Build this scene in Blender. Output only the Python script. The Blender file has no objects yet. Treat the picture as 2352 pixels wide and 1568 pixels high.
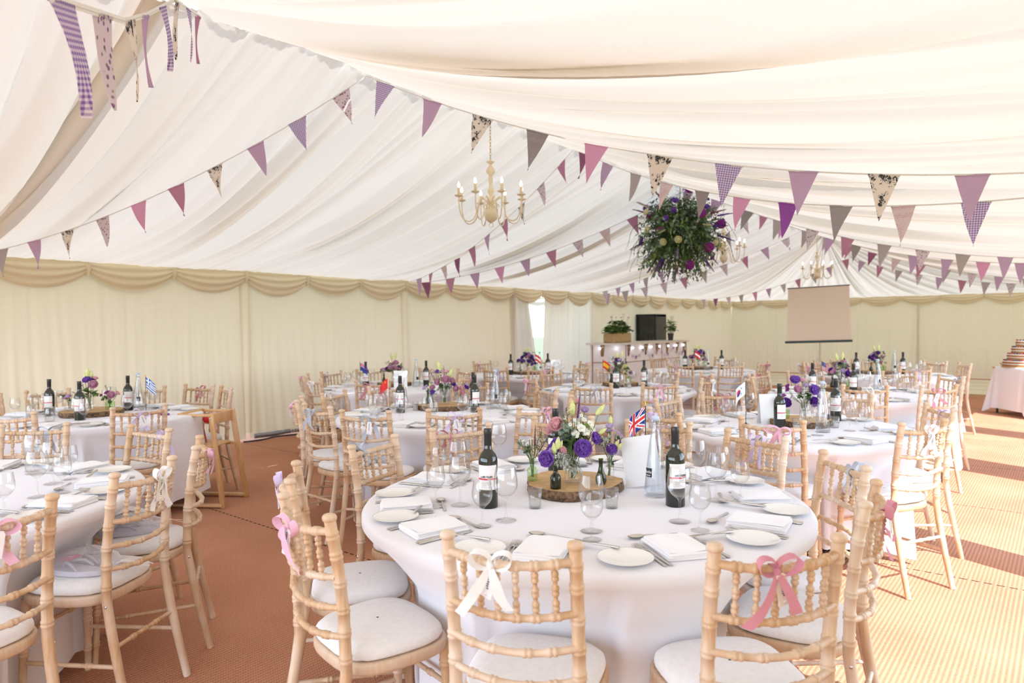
import bpy, math, random
from mathutils import Vector, Matrix
R = random.Random(11)
PI = math.pi
SC = bpy.context.scene
COL = SC.collection
V = Vector

# ------------------------------------------------------------------ mesh builder
class MB:
    def __init__(s):
        s.v = []; s.f = []; s.m = []; s.s = []
    def add(s, vs, fs, mi=0, smooth=True):
        o = len(s.v)
        s.v.extend([tuple(p) for p in vs])
        for f in fs:
            s.f.append(tuple(i + o for i in f)); s.m.append(mi); s.s.append(smooth)
    def grid(s, P, mi=0, cu=False, cv=False, smooth=True):
        nr = len(P); nc = len(P[0]); vs = [p for row in P for p in row]; fs = []
        for i in range(nr if cv else nr - 1):
            for j in range(nc if cu else nc - 1):
                a = i * nc + j; b = i * nc + (j + 1) % nc
                c = ((i + 1) % nr) * nc + (j + 1) % nc; d = ((i + 1) % nr) * nc + j
                fs.append((a, b, c, d))
        s.add(vs, fs, mi, smooth)
    def lathe(s, prof, n=16, M=None, mi=0, smooth=True):
        P = []
        for r, z in prof:
            row = []
            for k in range(n):
                a = 2 * PI * k / n
                p = V((r * math.cos(a), r * math.sin(a), z))
                row.append(M @ p if M is not None else p)
            P.append(row)
        s.grid(P, mi, cu=True, smooth=smooth)
    def tube(s, pts, rad, n=8, mi=0, cap=True, smooth=True):
        pts = [V(p) for p in pts]; N = len(pts)
        rr = rad if isinstance(rad, (list, tuple)) else [rad] * N
        up = None; P = []
        for i in range(N):
            t = (pts[min(i + 1, N - 1)] - pts[max(i - 1, 0)])
            if t.length < 1e-9: t = V((0, 0, 1))
            t.normalize()
            if up is None:
                up = t.cross(V((0, 0, 1)))
                if up.length < 1e-3: up = t.cross(V((0, 1, 0)))
                up.normalize()
            else:
                up = up - t * up.dot(t)
                if up.length < 1e-6: up = t.orthogonal()
                up.normalize()
            w = t.cross(up)
            P.append([pts[i] + (up * math.cos(2 * PI * k / n) + w * math.sin(2 * PI * k / n)) * rr[i] for k in range(n)])
        s.grid(P, mi, cu=True, smooth=smooth)
        if cap:
            for row in (P[0], P[-1]):
                s.add(row, [tuple(range(n))], mi, False)
    def box(s, c, h, M=None, mi=0, taper=1.0):
        c = V(c); vs = []
        for dz in (-1, 1):
            k = taper if dz > 0 else 1.0
            for dx, dy in ((-1, -1), (1, -1), (1, 1), (-1, 1)):
                p = c + V((dx * h[0] * k, dy * h[1] * k, dz * h[2]))
                vs.append(M @ p if M is not None else p)
        s.add(vs, [(3, 2, 1, 0), (4, 5, 6, 7), (0, 1, 5, 4), (1, 2, 6, 5), (2, 3, 7, 6), (3, 0, 4, 7)], mi, False)
    def rbox(s, c, h, b, M=None, mi=0):
        """box with rounded plan corners and softened edges"""
        c = V(c); out = []
        for sx, sy, a0 in ((1, 1, 0), (-1, 1, 90), (-1, -1, 180), (1, -1, 270)):
            for k in range(5):
                a = math.radians(a0 + k * 22.5)
                out.append((sx * (h[0] - b), sy * (h[1] - b), math.cos(a), math.sin(a)))
        e = min(b, h[2]) * .8; P = []
        for z, ins in ((-h[2], e), (-h[2] + e * .35, e * .3), (-h[2] + e, 0), (h[2] - e, 0), (h[2] - e * .35, e * .3), (h[2], e)):
            P.append([c + V((x + (b - ins) * cx, y + (b - ins) * cy, z)) for x, y, cx, cy in out])
        if M is not None: P = [[M @ p for p in r] for r in P]
        s.grid(P, mi, cu=True)
        n = len(out)
        s.add(P[0], [tuple(reversed(range(n)))], mi, False); s.add(P[-1], [tuple(range(n))], mi, False)
    def strip(s, pts, wid, mi=0):
        """ribbon along pts; wid = list of half width vectors"""
        P = [[V(p) - V(w), V(p), V(p) + V(w)] for p, w in zip(pts, wid)]
        s.grid(P, mi)
    def mesh(s, name, mats):
        me = bpy.data.meshes.new(name)
        me.from_pydata(s.v, [], s.f)
        for m in (mats if isinstance(mats, (list, tuple)) else [mats]): me.materials.append(m)
        me.polygons.foreach_set('material_index', s.m)
        me.polygons.foreach_set('use_smooth', s.s)
        me.update()
        return me

def obj(name, me, parent=None, loc=(0, 0, 0), rot=(0, 0, 0)):
    o = bpy.data.objects.new(name, me); COL.objects.link(o)
    o.location = loc; o.rotation_euler = rot
    if parent is not None: o.parent = parent
    return o
def tag(o, label, cat, group=None, kind=None):
    if label: o['label'] = label
    if cat: o['category'] = cat
    if group: o['group'] = group
    if kind: o['kind'] = kind
    return o
def thing(name, label, cat, loc=(0, 0, 0), rz=0, group=None):
    o = bpy.data.objects.new(name, None); COL.objects.link(o)
    o.empty_display_size = .05
    o.location = loc; o.rotation_euler = (0, 0, rz)
    return tag(o, label, cat, group)
def struct(name, me, loc=(0, 0, 0), rot=(0, 0, 0)):
    o = obj(name, me, None, loc, rot); o['kind'] = 'structure'; return o
def dup(root, loc, rz, label=None, group=None):
    r = root.copy(); COL.objects.link(r); r.location = loc; r.rotation_euler = (0, 0, rz)
    if label: r['label'] = label
    if group: r['group'] = group
    for ch in list(root.children):
        c = ch.copy(); COL.objects.link(c); c.parent = r
        for g in list(ch.children):
            d = g.copy(); COL.objects.link(d); d.parent = c
    return r
def rotz(x, y, a): return (x * math.cos(a) - y * math.sin(a), x * math.sin(a) + y * math.cos(a))
def lerp(a, b, t): return a + (b - a) * t

# ------------------------------------------------------------------ materials
def newmat(name):
    m = bpy.data.materials.new(name); m.use_nodes = True
    nt = m.node_tree; nt.nodes.clear()
    out = nt.nodes.new('ShaderNodeOutputMaterial')
    return m, nt, out
def N(nt, t, **kw):
    n = nt.nodes.new(t)
    for k, v in kw.items():
        if k in n.inputs: n.inputs[k].default_value = v
        else: setattr(n, k, v)
    return n
def c4(c): return (c[0], c[1], c[2], 1)
def objcoord(nt, scale=(1, 1, 1)):
    tc = N(nt, 'ShaderNodeTexCoord'); mp = N(nt, 'ShaderNodeMapping')
    mp.inputs['Scale'].default_value = scale
    nt.links.new(tc.outputs['Object'], mp.inputs['Vector'])
    return mp.outputs['Vector']
def ramp(nt, fac, stops):
    r = N(nt, 'ShaderNodeValToRGB')
    e = r.color_ramp.elements
    while len(e) < len(stops): e.new(.5)
    for i, (p, c) in enumerate(stops):
        e[i].position = p; e[i].color = c4(c)
    nt.links.new(fac, r.inputs['Fac'])
    return r.outputs['Color']
def simple(name, col, rough=.5, metal=0, var=.06, scale=30, spec=.5, bump=0, sheen=0):
    m, nt, out = newmat(name)
    b = N(nt, 'ShaderNodeBsdfPrincipled', Roughness=rough, Metallic=metal)
    b.inputs['Specular IOR Level'].default_value = spec
    if sheen: b.inputs['Sheen Weight'].default_value = sheen
    vec = objcoord(nt)
    nz = N(nt, 'ShaderNodeTexNoise', Scale=scale, Detail=3.0)
    nt.links.new(vec, nz.inputs['Vector'])
    lo = [max(0, c * (1 - var)) for c in col]; hi = [min(1, c * (1 + var)) for c in col]
    nt.links.new(ramp(nt, nz.outputs['Fac'], [(.3, lo), (.7, hi)]), b.inputs['Base Color'])
    if bump:
        bp = N(nt, 'ShaderNodeBump', Strength=bump, Distance=.01)
        nt.links.new(nz.outputs['Fac'], bp.inputs['Height']); nt.links.new(bp.outputs['Normal'], b.inputs['Normal'])
    nt.links.new(b.outputs['BSDF'], out.inputs['Surface'])
    return m
def cloth(name, col, trans=.3, tcol=None, scale=300, bump=.05, var=.03):
    """woven fabric that lets some light through"""
    m, nt, out = newmat(name)
    d = N(nt, 'ShaderNodeBsdfDiffuse', Roughness=.6); t = N(nt, 'ShaderNodeBsdfTranslucent')
    t.inputs['Color'].default_value = c4(tcol or col)
    vec = objcoord(nt)
    nz = N(nt, 'ShaderNodeTexNoise', Scale=scale, Detail=2.0); nt.links.new(vec, nz.inputs['Vector'])
    nt.links.new(ramp(nt, nz.outputs['Fac'], [(.3, [c * (1 - var) for c in col]), (.7, [min(1, c * (1 + var)) for c in col])]), d.inputs['Color'])
    if bump:
        bp = N(nt, 'ShaderNodeBump', Strength=bump, Distance=.002)
        nt.links.new(nz.outputs['Fac'], bp.inputs['Height']); nt.links.new(bp.outputs['Normal'], d.inputs['Normal'])
    mx = N(nt, 'ShaderNodeMixShader'); mx.inputs['Fac'].default_value = trans
    nt.links.new(d.outputs[0], mx.inputs[1]); nt.links.new(t.outputs[0], mx.inputs[2]); nt.links.new(mx.outputs[0], out.inputs['Surface'])
    return m
def thin_glass(name, tint=(1, 1, 1), refl=.9, base=.04):
    m, nt, out = newmat(name)
    tr = N(nt, 'ShaderNodeBsdfTransparent'); tr.inputs['Color'].default_value = c4(tint)
    gl = N(nt, 'ShaderNodeBsdfGlossy', Roughness=.03)
    lw = N(nt, 'ShaderNodeLayerWeight', Blend=.35)
    mr = N(nt, 'ShaderNodeMapRange'); mr.inputs['From Min'].default_value = 0; mr.inputs['From Max'].default_value = 1
    mr.inputs['To Min'].default_value = base; mr.inputs['To Max'].default_value = refl
    pw = N(nt, 'ShaderNodeMath', operation='POWER'); pw.inputs[1].default_value = 2.0
    nt.links.new(lw.outputs['Facing'], pw.inputs[0]); nt.links.new(pw.outputs[0], mr.inputs['Value'])
    mx = N(nt, 'ShaderNodeMixShader')
    nt.links.new(mr.outputs[0], mx.inputs['Fac']); nt.links.new(tr.outputs[0], mx.inputs[1]); nt.links.new(gl.outputs[0], mx.inputs[2])
    nt.links.new(mx.outputs[0], out.inputs['Surface'])
    return m
def emis(name, col, st):
    m, nt, out = newmat(name)
    e = N(nt, 'ShaderNodeEmission', Strength=st); e.inputs['Color'].default_value = c4(col)
    nt.links.new(e.outputs[0], out.inputs['Surface']); return m
def wood(name, dark, light, wash=None, rough=.5, grain=(60, 60, 4), rand=.5):
    m, nt, out = newmat(name)
    b = N(nt, 'ShaderNodeBsdfPrincipled', Roughness=rough)
    vec = objcoord(nt, grain)
    nz = N(nt, 'ShaderNodeTexNoise', Scale=1.6, Detail=4.0, Distortion=.6); nt.links.new(vec, nz.inputs['Vector'])
    col = ramp(nt, nz.outputs['Fac'], [(.32, dark), (.68, light)])
    if wash:
        oi = N(nt, 'ShaderNodeObjectInfo')
        vec2 = objcoord(nt, (9, 9, 9)); n2 = N(nt, 'ShaderNodeTexNoise', Scale=1.0, Detail=2.0); nt.links.new(vec2, n2.inputs['Vector'])
        mu = N(nt, 'ShaderNodeMath', operation='MULTIPLY_ADD'); mu.inputs[1].default_value = rand; mu.inputs[2].default_value = 0.0
        nt.links.new(oi.outputs['Random'], mu.inputs[0])
        ad = N(nt, 'ShaderNodeMath', operation='ADD', use_clamp=True); nt.links.new(mu.outputs[0], ad.inputs[0])
        mr = N(nt, 'ShaderNodeMapRange'); mr.inputs['From Min'].default_value = .45; mr.inputs['From Max'].default_value = .75
        mr.inputs['To Max'].default_value = .55; nt.links.new(n2.outputs['Fac'], mr.inputs['Value'])
        nt.links.new(mr.outputs[0], ad.inputs[1])
        mx = N(nt, 'ShaderNodeMixRGB'); nt.links.new(ad.outputs[0], mx.inputs['Fac']); nt.links.new(col, mx.inputs['Color1']); mx.inputs['Color2'].default_value = c4(wash)
        col = mx.outputs['Color']
    nt.links.new(col, b.inputs['Base Color'])
    nt.links.new(b.outputs[0], out.inputs['Surface'])
    return m
def pattern(name, kind, ca, cb, cc=None, size=40):
    """printed pennant cotton"""
    m, nt, out = newmat(name)
    d = N(nt, 'ShaderNodeBsdfDiffuse'); t = N(nt, 'ShaderNodeBsdfTranslucent')
    vec = objcoord(nt)
    if kind == 'gingham':
        sp = N(nt, 'ShaderNodeSeparateXYZ'); nt.links.new(vec, sp.inputs[0]); acc = []
        for ax in ('X', 'Z'):
            a = N(nt, 'ShaderNodeMath', operation='MULTIPLY'); a.inputs[1].default_value = size; nt.links.new(sp.outputs[ax], a.inputs[0])
            f = N(nt, 'ShaderNodeMath', operation='FRACT'); nt.links.new(a.outputs[0], f.inputs[0])
            g = N(nt, 'ShaderNodeMath', operation='GREATER_THAN'); g.inputs[1].default_value = .5; nt.links.new(f.outputs[0], g.inputs[0]); acc.append(g)
        s = N(nt, 'ShaderNodeMath', operation='ADD'); nt.links.new(acc[0].outputs[0], s.inputs[0]); nt.links.new(acc[1].outputs[0], s.inputs[1])
        h = N(nt, 'ShaderNodeMath', operation='MULTIPLY'); h.inputs[1].default_value = .5; nt.links.new(s.outputs[0], h.inputs[0])
        col = ramp(nt, h.outputs[0], [(0, ca), (1, cb)])
    elif kind == 'dots':
        vo = N(nt, 'ShaderNodeTexVoronoi', Scale=size); vo.inputs['Randomness'].default_value = .35; nt.links.new(vec, vo.inputs['Vector'])
        col = ramp(nt, vo.outputs['Distance'], [(.22, cb), (.3, ca)])
    elif kind == 'floral':
        nz = N(nt, 'ShaderNodeTexNoise', Scale=size, Detail=3.0, Distortion=1.4); nt.links.new(vec, nz.inputs['Vector'])
        vo = N(nt, 'ShaderNodeTexVoronoi', Scale=size * .55); nt.links.new(vec, vo.inputs['Vector'])
        r1 = ramp(nt, nz.outputs['Fac'], [(.47, ca), (.53, cb)])
        r2 = ramp(nt, vo.outputs['Distance'], [(.42, (1, 1, 1)), (.5, (0, 0, 0))])
        mx = N(nt, 'ShaderNodeMixRGB'); nt.links.new(r2, mx.inputs['Fac']); mx.inputs['Color1'].default_value = c4(ca); nt.links.new(r1, mx.inputs['Color2'])
        col = mx.outputs['Color']
    elif kind == 'sprig':
        vo = N(nt, 'ShaderNodeTexVoronoi', Scale=size); nt.links.new(vec, vo.inputs['Vector'])
        col = ramp(nt, vo.outputs['Distance'], [(.2, cb), (.27, cc or cb), (.36, ca)])
    else:
        nz = N(nt, 'ShaderNodeTexNoise', Scale=size * 4); nt.links.new(vec, nz.inputs['Vector'])
        col = ramp(nt, nz.outputs['Fac'], [(.3, ca), (.7, cb)])
    nt.links.new(col, d.inputs['Color']); nt.links.new(col, t.inputs['Color'])
    mx = N(nt, 'ShaderNodeMixShader'); mx.inputs['Fac'].default_value = .45
    nt.links.new(d.outputs[0], mx.inputs[1]); nt.links.new(t.outputs[0], mx.inputs[2]); nt.links.new(mx.outputs[0], out.inputs['Surface'])
    return m

M_LINING = cloth('ivory_roof_lining', (.64, .59, .50), .165, (.95, .875, .74), scale=180, bump=.03)
M_WALL = cloth('ivory_wall_lining', (.80, .73, .57), .10, (.88, .77, .54), scale=180, bump=.03)
M_SWAG = cloth('cream_swag_fabric', (.80, .71, .52), .08, (.9, .78, .5), scale=180, bump=.03)
M_CURT = cloth('pale_curtain_fabric', (.78, .72, .62), .25, (.85, .78, .65), scale=180, bump=.03)
M_CLOTH = cloth('white_table_linen', (.84, .83, .86), .06, scale=500, bump=.05, var=.015)
M_NAPKIN = cloth('white_napkin_linen', (.88, .87, .88), .05, scale=700, bump=.06, var=.015)
M_CUSH = cloth('white_cushion_cotton', (.80, .78, .77), .0, scale=60, bump=.12, var=.03)
M_WOOD = wood('limewashed_beech', (.50, .30, .15), (.64, .42, .24), wash=(.74, .62, .50), rand=.45)
M_BEECH = wood('golden_beech', (.58, .33, .14), (.70, .43, .20), rough=.35, grain=(30, 30, 5))
M_PLATE = simple('white_china', (.84, .83, .80), .12, var=.01)
M_STEEL = simple('polished_cutlery_steel', (.62, .60, .57), .22, 1, .05)
M_CHROME = simple('bolt_chrome', (.75, .75, .76), .2, 1, .02)
M_GLASS = thin_glass('clear_glass', (.985, .985, .985), .8, .03)
M_GLASSB = thin_glass('pale_blue_bottle_glass', (.955, .97, .985), .8, .05)
M_GREENG = thin_glass('light_green_glass', (.74, .89, .64), .7, .06)
M_DGREENG = thin_glass('dark_green_glass', (.16, .22, .05), .7, .06)
M_FROST = thin_glass('crackled_clear_glass', (.972, .972, .968), .7, .07)
M_WINE = simple('dark_wine_bottle_glass', (.012, .016, .010), .06, 0, .1, spec=.8)
M_CAPS = simple('black_foil_capsule', (.018, .018, .018), .35, 0, .1)
M_LABEL = simple('white_paper_label', (.82, .80, .78), .7, 0, .04, 60)
M_RED = simple('red_ink', (.62, .05, .07), .6, 0, .05)
M_INK = simple('black_ink', (.03, .03, .035), .6, 0, .05)
M_CARD = simple('white_card', (.86, .86, .87), .6, 0, .01)
M_WAX = simple('white_wax', (.86, .84, .80), .45, 0, .02)
M_BLACK = simple('black_metal', (.02, .02, .022), .4, .3, .1)
M_DGREY = simple('dark_grey_metal', (.09, .09, .10), .4, .6, .1)
M_CREAM = simple('cream_enamel', (.74, .64, .46), .35, 0, .04)
M_BULB = emis('lit_candle_bulb', (1, .86, .62), 22)
M_LED = emis('lit_led', (.75, .85, 1), 16)
M_BARK = simple('rough_bark', (.17, .10, .055), .9, 0, .75, 55, bump=1.0)
M_CUT = wood('sawn_log_face', (.50, .30, .12), (.64, .42, .20), rough=.7, grain=(14, 14, 14))
M_LEAF = simple('green_leaf', (.09, .17, .05), .5, 0, .35, 60)
M_LEAFL = simple('fresh_green_leaf', (.20, .30, .06), .5, 0, .3, 60)
M_EUC = simple('grey_green_eucalyptus', (.20, .27, .20), .6, 0, .25, 60)
M_SILV = simple('silver_felt_leaf', (.52, .55, .47), .8, 0, .15, 60)
M_STEM = simple('green_stem', (.14, .20, .06), .6, 0, .3, 40)
M_BUD = simple('pale_green_bud', (.62, .66, .26), .5, 0, .15, 60)
M_YEL = simple('yellow_flower_eye', (.75, .50, .04), .6, 0, .1)
def petal(name, c): return cloth(name, c, .25, [min(1, x * 1.1) for x in c], scale=90, bump=.05, var=.14)
PET = dict(purple=petal('purple_petal', (.26, .12, .52)), dark=petal('deep_violet_petal', (.13, .045, .30)), pink=petal('dusky_pink_petal', (.64, .34, .47)),
           lilac=petal('lilac_petal', (.60, .46, .70)), white=petal('white_petal', (.86, .86, .80)), cream=petal('cream_petal', (.82, .78, .52)),
           magenta=petal('magenta_petal', (.40, .08, .38)), plum=petal('plum_petal', (.20, .05, .20)), rosy=petal('rose_pink_petal', (.80, .48, .52)), orchid=petal('mauve_spike_petal', (.42, .17, .30)))
RIB = dict(white=cloth('white_satin_ribbon', (.86, .84, .82), .1, scale=40), rose=cloth('rose_satin_ribbon', (.66, .30, .36), .1, scale=40), grey=cloth('silver_grey_satin_ribbon', (.50, .53, .60), .1, scale=40),
           lilac=cloth('lilac_satin_ribbon', (.68, .58, .78), .1, scale=40), pink=cloth('pale_pink_satin_ribbon', (.80, .50, .62), .1, scale=40), peach=cloth('peach_satin_ribbon', (.85, .68, .62), .1, scale=40))
M_TAG = simple('cream_tag_card', (.78, .70, .58), .7, 0, .03)
M_TAGW = simple('white_tag_card', (.82, .80, .80), .7, 0, .02)

# ------------------------------------------------------------------ room dimensions (metres; y runs down the marquee)
XL, XR, XC = -8.25, .28, -4.05
ZE, ZR = 2.17, 3.40
YB = 21.2
J = [4.67 + 2.74 * k for k in range(-3, 7)]     # frame joints along the side walls
J0 = 4.67
RIDGE_END = 15.7

def foldwave(seed, n, lo, hi):
    """a random sum of pleats: returns f(u) in about -1..1"""
    rr = random.Random(seed); ks = [(rr.uniform(lo, hi), rr.uniform(0, 6.28), rr.uniform(.5, 1)) for _ in range(n)]
    tot = sum(k[2] for k in ks)
    def f(u):
        s = 0
        for w, p, a in ks:
            x = math.sin(u * w + p + .6 * math.sin(u * w * .31 + p))
            s += a * (1 - 2 * abs(x)) if a > .75 else a * x
        return s / tot
    return f

# ------------------------------------------------------------------ roof lining
def pleat(seed, lo, hi, n=400):
    """uneven soft saw-tooth pleats: f(u) is 0 in a crease, up to 1 on the belly of a fold"""
    rr = random.Random(seed); xs = [-12.0]
    ks = []
    while xs[-1] < 45: xs.append(xs[-1] + rr.uniform(lo, hi)); ks.append((rr.uniform(.35, 1), rr.uniform(.25, .8)))
    import bisect
    def f(u):
        i = max(0, min(len(ks) - 1, bisect.bisect(xs, u) - 1)); t = (u - xs[i]) / (xs[i + 1] - xs[i]); t = max(0, min(1, t)); a, p = ks[i]
        q = t / p if t < p else (1 - t) / (1 - p)
        g = t / .86 if t < .86 else (1 - t) / .14
        return a * math.sin(q * PI / 2) ** .8, a * g
    return f
def lining():
    fw2 = foldwave(5, 3, 2.2, 5); pa = pleat(1, .16, .52); pb = pleat(2, .07, .2); pc = pleat(3, .05, .12)
    Y0 = -1.6; ny = 1900; ns = 34
    mb = MB()
    def hgt(u, s, side):
        """downward belly of the pleats at run u along the ridge and s down the slope"""
        w = u + .22 * math.sin(PI * s) * fw2(u * .8 + side * 3) + .05 * math.sin(4 * s + u * 2)
        m = math.sin(PI * min(1, .06 + s * .97)) ** .6
        h1, g1 = pa(w + side * 5); h2, g2 = pb(w * 1.0 + side * 3 + .1 * s); h3, g3 = pc(w)
        fo = min(1, .2 + 1.6 * s) * min(1, 3.0 * (1.02 - s))
        return -(.15 * m * h1 + .040 * (.5 + .5 * m) * h2 + .016 * max(0, 1 - s * 5) * h3), (.085 * g1 + .028 * g2) * fo
    for side, xe in ((-1, XL - .15), (1, XR + .15)):
        P = []
        for i in range(ny + 1):
            y = lerp(Y0, RIDGE_END, i / ny)
            row = []
            jd = min(abs(y - j) for j in J); ed = min(1, (RIDGE_END - y) / .5)
            sg = lerp(.06, .20, 1 - max(0, 1 - jd / 1.1) ** 2)
            for k in range(ns + 1):
                s = k / ns
                x = lerp(XC, xe, s)
                z = lerp(ZR, ZE + .0, s) - sg * 4 * s * (1 - s) * (1 - .25 * s) + ed * hgt(y, s, side)[0]
                row.append(V((x, y + ed * hgt(y, s, side)[1] + ed * .10 * math.sin(PI * s) * fw2(y + side * 3.3), z)))
            P.append(row)
        mb.grid(P)
    # hipped end: pleats fanned from the end of the ridge to the eaves
    A = V((XC, RIDGE_END, ZR))
    per = [(XL - .15, RIDGE_END), (XL - .15, YB + .15), (XR + .15, YB + .15), (XR + .15, RIDGE_END)]
    L = [abs(per[i + 1][0] - per[i][0]) + abs(per[i + 1][1] - per[i][1]) for i in range(3)]
    T = sum(L); n = 900; P = []
    for i in range(n + 1):
        d = T * i / n; k = 0
        while k < 2 and d > L[k]: d -= L[k]; k += 1
        p = V((lerp(per[k][0], per[k + 1][0], d / L[k]), lerp(per[k][1], per[k + 1][1], d / L[k]), ZE + .0))
        row = []; u = T * i / n; edge = min(1, min(i, n - i) / 30)
        for q in range(37):
            s = q / 36
            v = A.lerp(p, s)
            v.z -= lerp(.06, .20, edge) * 4 * s * (1 - s) * (1 - .25 * s)
            v.z += edge * hgt(u * 1.15, s, 2)[0] * (.25 + .75 * s)
            row.append(v)
        P.append(row)
    mb.grid(P)
    struct('ceiling', mb.mesh('ceiling', M_LINING))
    # ridge seam
    mb = MB()
    mb.tube([(XC, lerp(-1.6, RIDGE_END, i / 60), ZR - .005) for i in range(61)], .016, 8)
    struct('trim_1', mb.mesh('trim', M_LINING))
    # fabric-wrapped rafter across the bay by the camera
    mb = MB()
    P = []
    for k in range(31):
        s = k / 30; x = lerp(XC, XL, s); z = lerp(ZR, ZE, s) - .08 * 4 * s * (1 - s) - .06
        P.append([V((x, 1.80 + dy, z + dz)) for dy, dz in ((-.07, .06), (-.06, 0), (.06, 0), (.07, .06))])
    mb.grid(P)
    struct('trim_2', mb.mesh('trim', M_CURT))
lining()

# ------------------------------------------------------------------ walls
def pleated(mb, p0, p1, ztop, zbot, inward, seed, amp=.022, mi=0, spacing=.10, flare=.0):
    p0 = V((*p0, 0)); p1 = V((*p1, 0)); L = (p1 - p0).length; n = max(8, int(L / .022)); iw = V((*inward, 0))
    f = foldwave(seed, 4, 2 * PI / (spacing * 2.2), 2 * PI / (spacing * .9))
    P = []
    for i in range(n + 1):
        u = i / n; row = []
        for k in range(8):
            t = k / 7
            off = amp * (.35 + .65 * t) * f(u * L + .05 * math.sin(2 * t + u * 9)) + flare * t * t
            p = p0.lerp(p1, u) + iw * off
            row.append(V((p.x, p.y, lerp(ztop, zbot, t))))
        P.append(row)
    mb.grid(P, mi)
def swag_run(mb, p0, p1, n, inward, ztop, drop0=.10, drop1=.19):
    p0 = V((*p0, 0)); p1 = V((*p1, 0)); iw = V((*inward, 0))
    for q in range(n):
        a = p0.lerp(p1, q / n); b = p0.lerp(p1, (q + 1) / n)
        ph = R.uniform(0, 6); dd = drop1 * R.uniform(.9, 1.12); P = []
        for i in range(27):
            u = i / 26; arch = 4 * u * (1 - u); row = []
            for k in range(19):
                v = k / 18
                drop = (drop0 + dd * arch ** .8)
                bul = .05 + .07 * math.sin(PI * v) * (.4 + .6 * arch)
                bul += .018 * math.sin(v * 2 * PI * 3.4 + ph + u * 1.3) * (.5 + .5 * arch)
                p = a.lerp(b, u) + iw * bul
                row.append(V((p.x, p.y, ztop + .01 - v * drop)))
            P.append(row)
        mb.grid(P)
        # gathered tail at the join
        P = []
        for i in range(13):
            an = PI * i / 12
            P.append([a + V((0, 0, 0)) + iw * (.07 + .035 * math.sin(an)) * (1 if k < 3 else .8) + (b - a).normalized() * (.03 * math.cos(an)) * (.8 + .25 * math.sin(k * 1.3)) + V((0, 0, ztop - k * .035)) for k in range(5)])
        mb.grid(P)
mb = MB()
JL = [-1.6] + [j for j in J if j > -1.4 and j < 10.5] + []
for i in range(len(JL) - 1):
    pleated(mb, (XL, JL[i] + .03), (XL, JL[i + 1] - .03), ZE + .12, .03, (1, 0), 20 + i, flare=.05, spacing=.13 if JL[i] < 4 else .085)
for a in JL[1:]:
    P = []
    for i in range(11):
        an = -PI / 2 + PI * i / 10
        P.append([V((XL - .03 + .075 * math.cos(an) * (1 + .2 * math.sin(3 * an)), a + .07 * math.sin(an), z)) for z in (.1, .8, 1.5, ZE + .1)])
    mb.grid(P)
pleated(mb, (XL, J[6] - .0), (XL, YB), ZE + .12, .005, (1, 0), 40, flare=.03, spacing=.085)
struct('wall_left', mb.mesh('wall_left', M_WALL))
mb = MB()
pleated(mb, (XL, YB), (XR, YB), ZE + .12, .005, (0, -1), 50, amp=.026, spacing=.11, flare=.04)
for x in (-5.6, -3.1, -.6):
    mb.tube([(x, YB - .06, .1), (x, YB - .06, 1.2), (x, YB - .06, ZE)], .028, 8)
struct('wall_back', mb.mesh('wall_back', M_WALL))
mb = MB()
for i in range(len(J) - 1):
    if J[i] > -1.4: swag_run(mb, (XL, J[i]), (XL, J[i + 1]), 3, (1, 0), ZE)
swag_run(mb, (XL, YB), (XR, YB), 9, (0, -1), ZE + .01, .10, .17)
mb.grid([[V((XL, lerp(J[5], J[6], i / 20), ZE + .12 - .16 * k)) for k in range(2)] for i in range(21)])
struct('trim_3', mb.mesh('trim', M_SWAG))
# doorway bay on the side wall: two drawn curtains with a bright porch beyond
def curtain(mb, ya0, ya1, yb0, yb1, x, seed, amp=.035):
    """hangs from [ya0,ya1] at the top to [yb0,yb1] at the bottom"""
    f = foldwave(seed, 3, 40, 90); n = 70; P = []
    for i in range(n + 1):
        u = i / n; row = []
        for k in range(14):
            t = k / 13; tt = t ** .8
            row.append(V((x + amp * f(u) + .02, lerp(lerp(ya0, yb0, tt), lerp(ya1, yb1, tt), u), lerp(ZE - .02, .06, t))))
        P.append(row)
    mb.grid(P)
mb = MB(); curtain(mb, J[5] - .05, 10.52, J[5] - .05, 10.95, XL + .03, 60); c1 = mb
tag(obj('door_curtain', c1.mesh('door_curtain', M_CURT)), 'grey-beige curtain drawn aside nearer the table with the navy flag', 'curtain', 'curtains of the wall doorway')
mb = MB(); curtain(mb, 11.15, J[6] + .05, 11.02, J[6] + .05, XL + .03, 61)
tag(obj('door_curtain', mb.mesh('door_curtain', M_CURT)), 'wide beige curtain closing the doorway beside the bar', 'curtain', 'curtains of the wall doorway')
mb = MB(); pleated(mb, (XL - 1.0, 9.3), (XL - 1.0, 11.1), 1.75, .3, (1, 0), 63)
swag_run(mb, (XL - .5, 9.5), (XL - .5, 12.2), 2, (1, 0), 2.2, .15, .22)
struct('trim_4', mb.mesh('trim', M_LINING))
# open side towards the garden: gathered curtains at every frame leg, closed panels at both ends
mb = MB()
for y0, y1 in ((1.93 - .12, 1.93 + .38), (J[3] - .10, J[3] + .32), (J[4] + .0, J[4] + .75), (J[5] - .0, J[5] + .6)):
    pleated(mb, (XR, y0), (XR, y1), ZE, .05, (-1, 0), int(y0 * 10) + 70, amp=.05, spacing=.07)
mb.add([(XL, -1.6, 2.15), (XR, -1.6, 2.15), (XR, -1.6, ZE + .1), (XC, -1.6, ZR + .1), (XL, -1.6, ZE + .1)], [(0, 1, 2, 3, 4)], 0, False)  # unseen gable infill over the open end, added to cut light on the lining
pleated(mb, (XR, -1.6), (XR, 1.85), ZE, .05, (-1, 0), 80)
pleated(mb, (XR, J[6]), (XR, YB), ZE, .05, (-1, 0), 81)
for j in J[2:7]:
    mb.tube([(XR + .06, j, 0), (XR + .06, j, ZE)], .035, 8)
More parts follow.
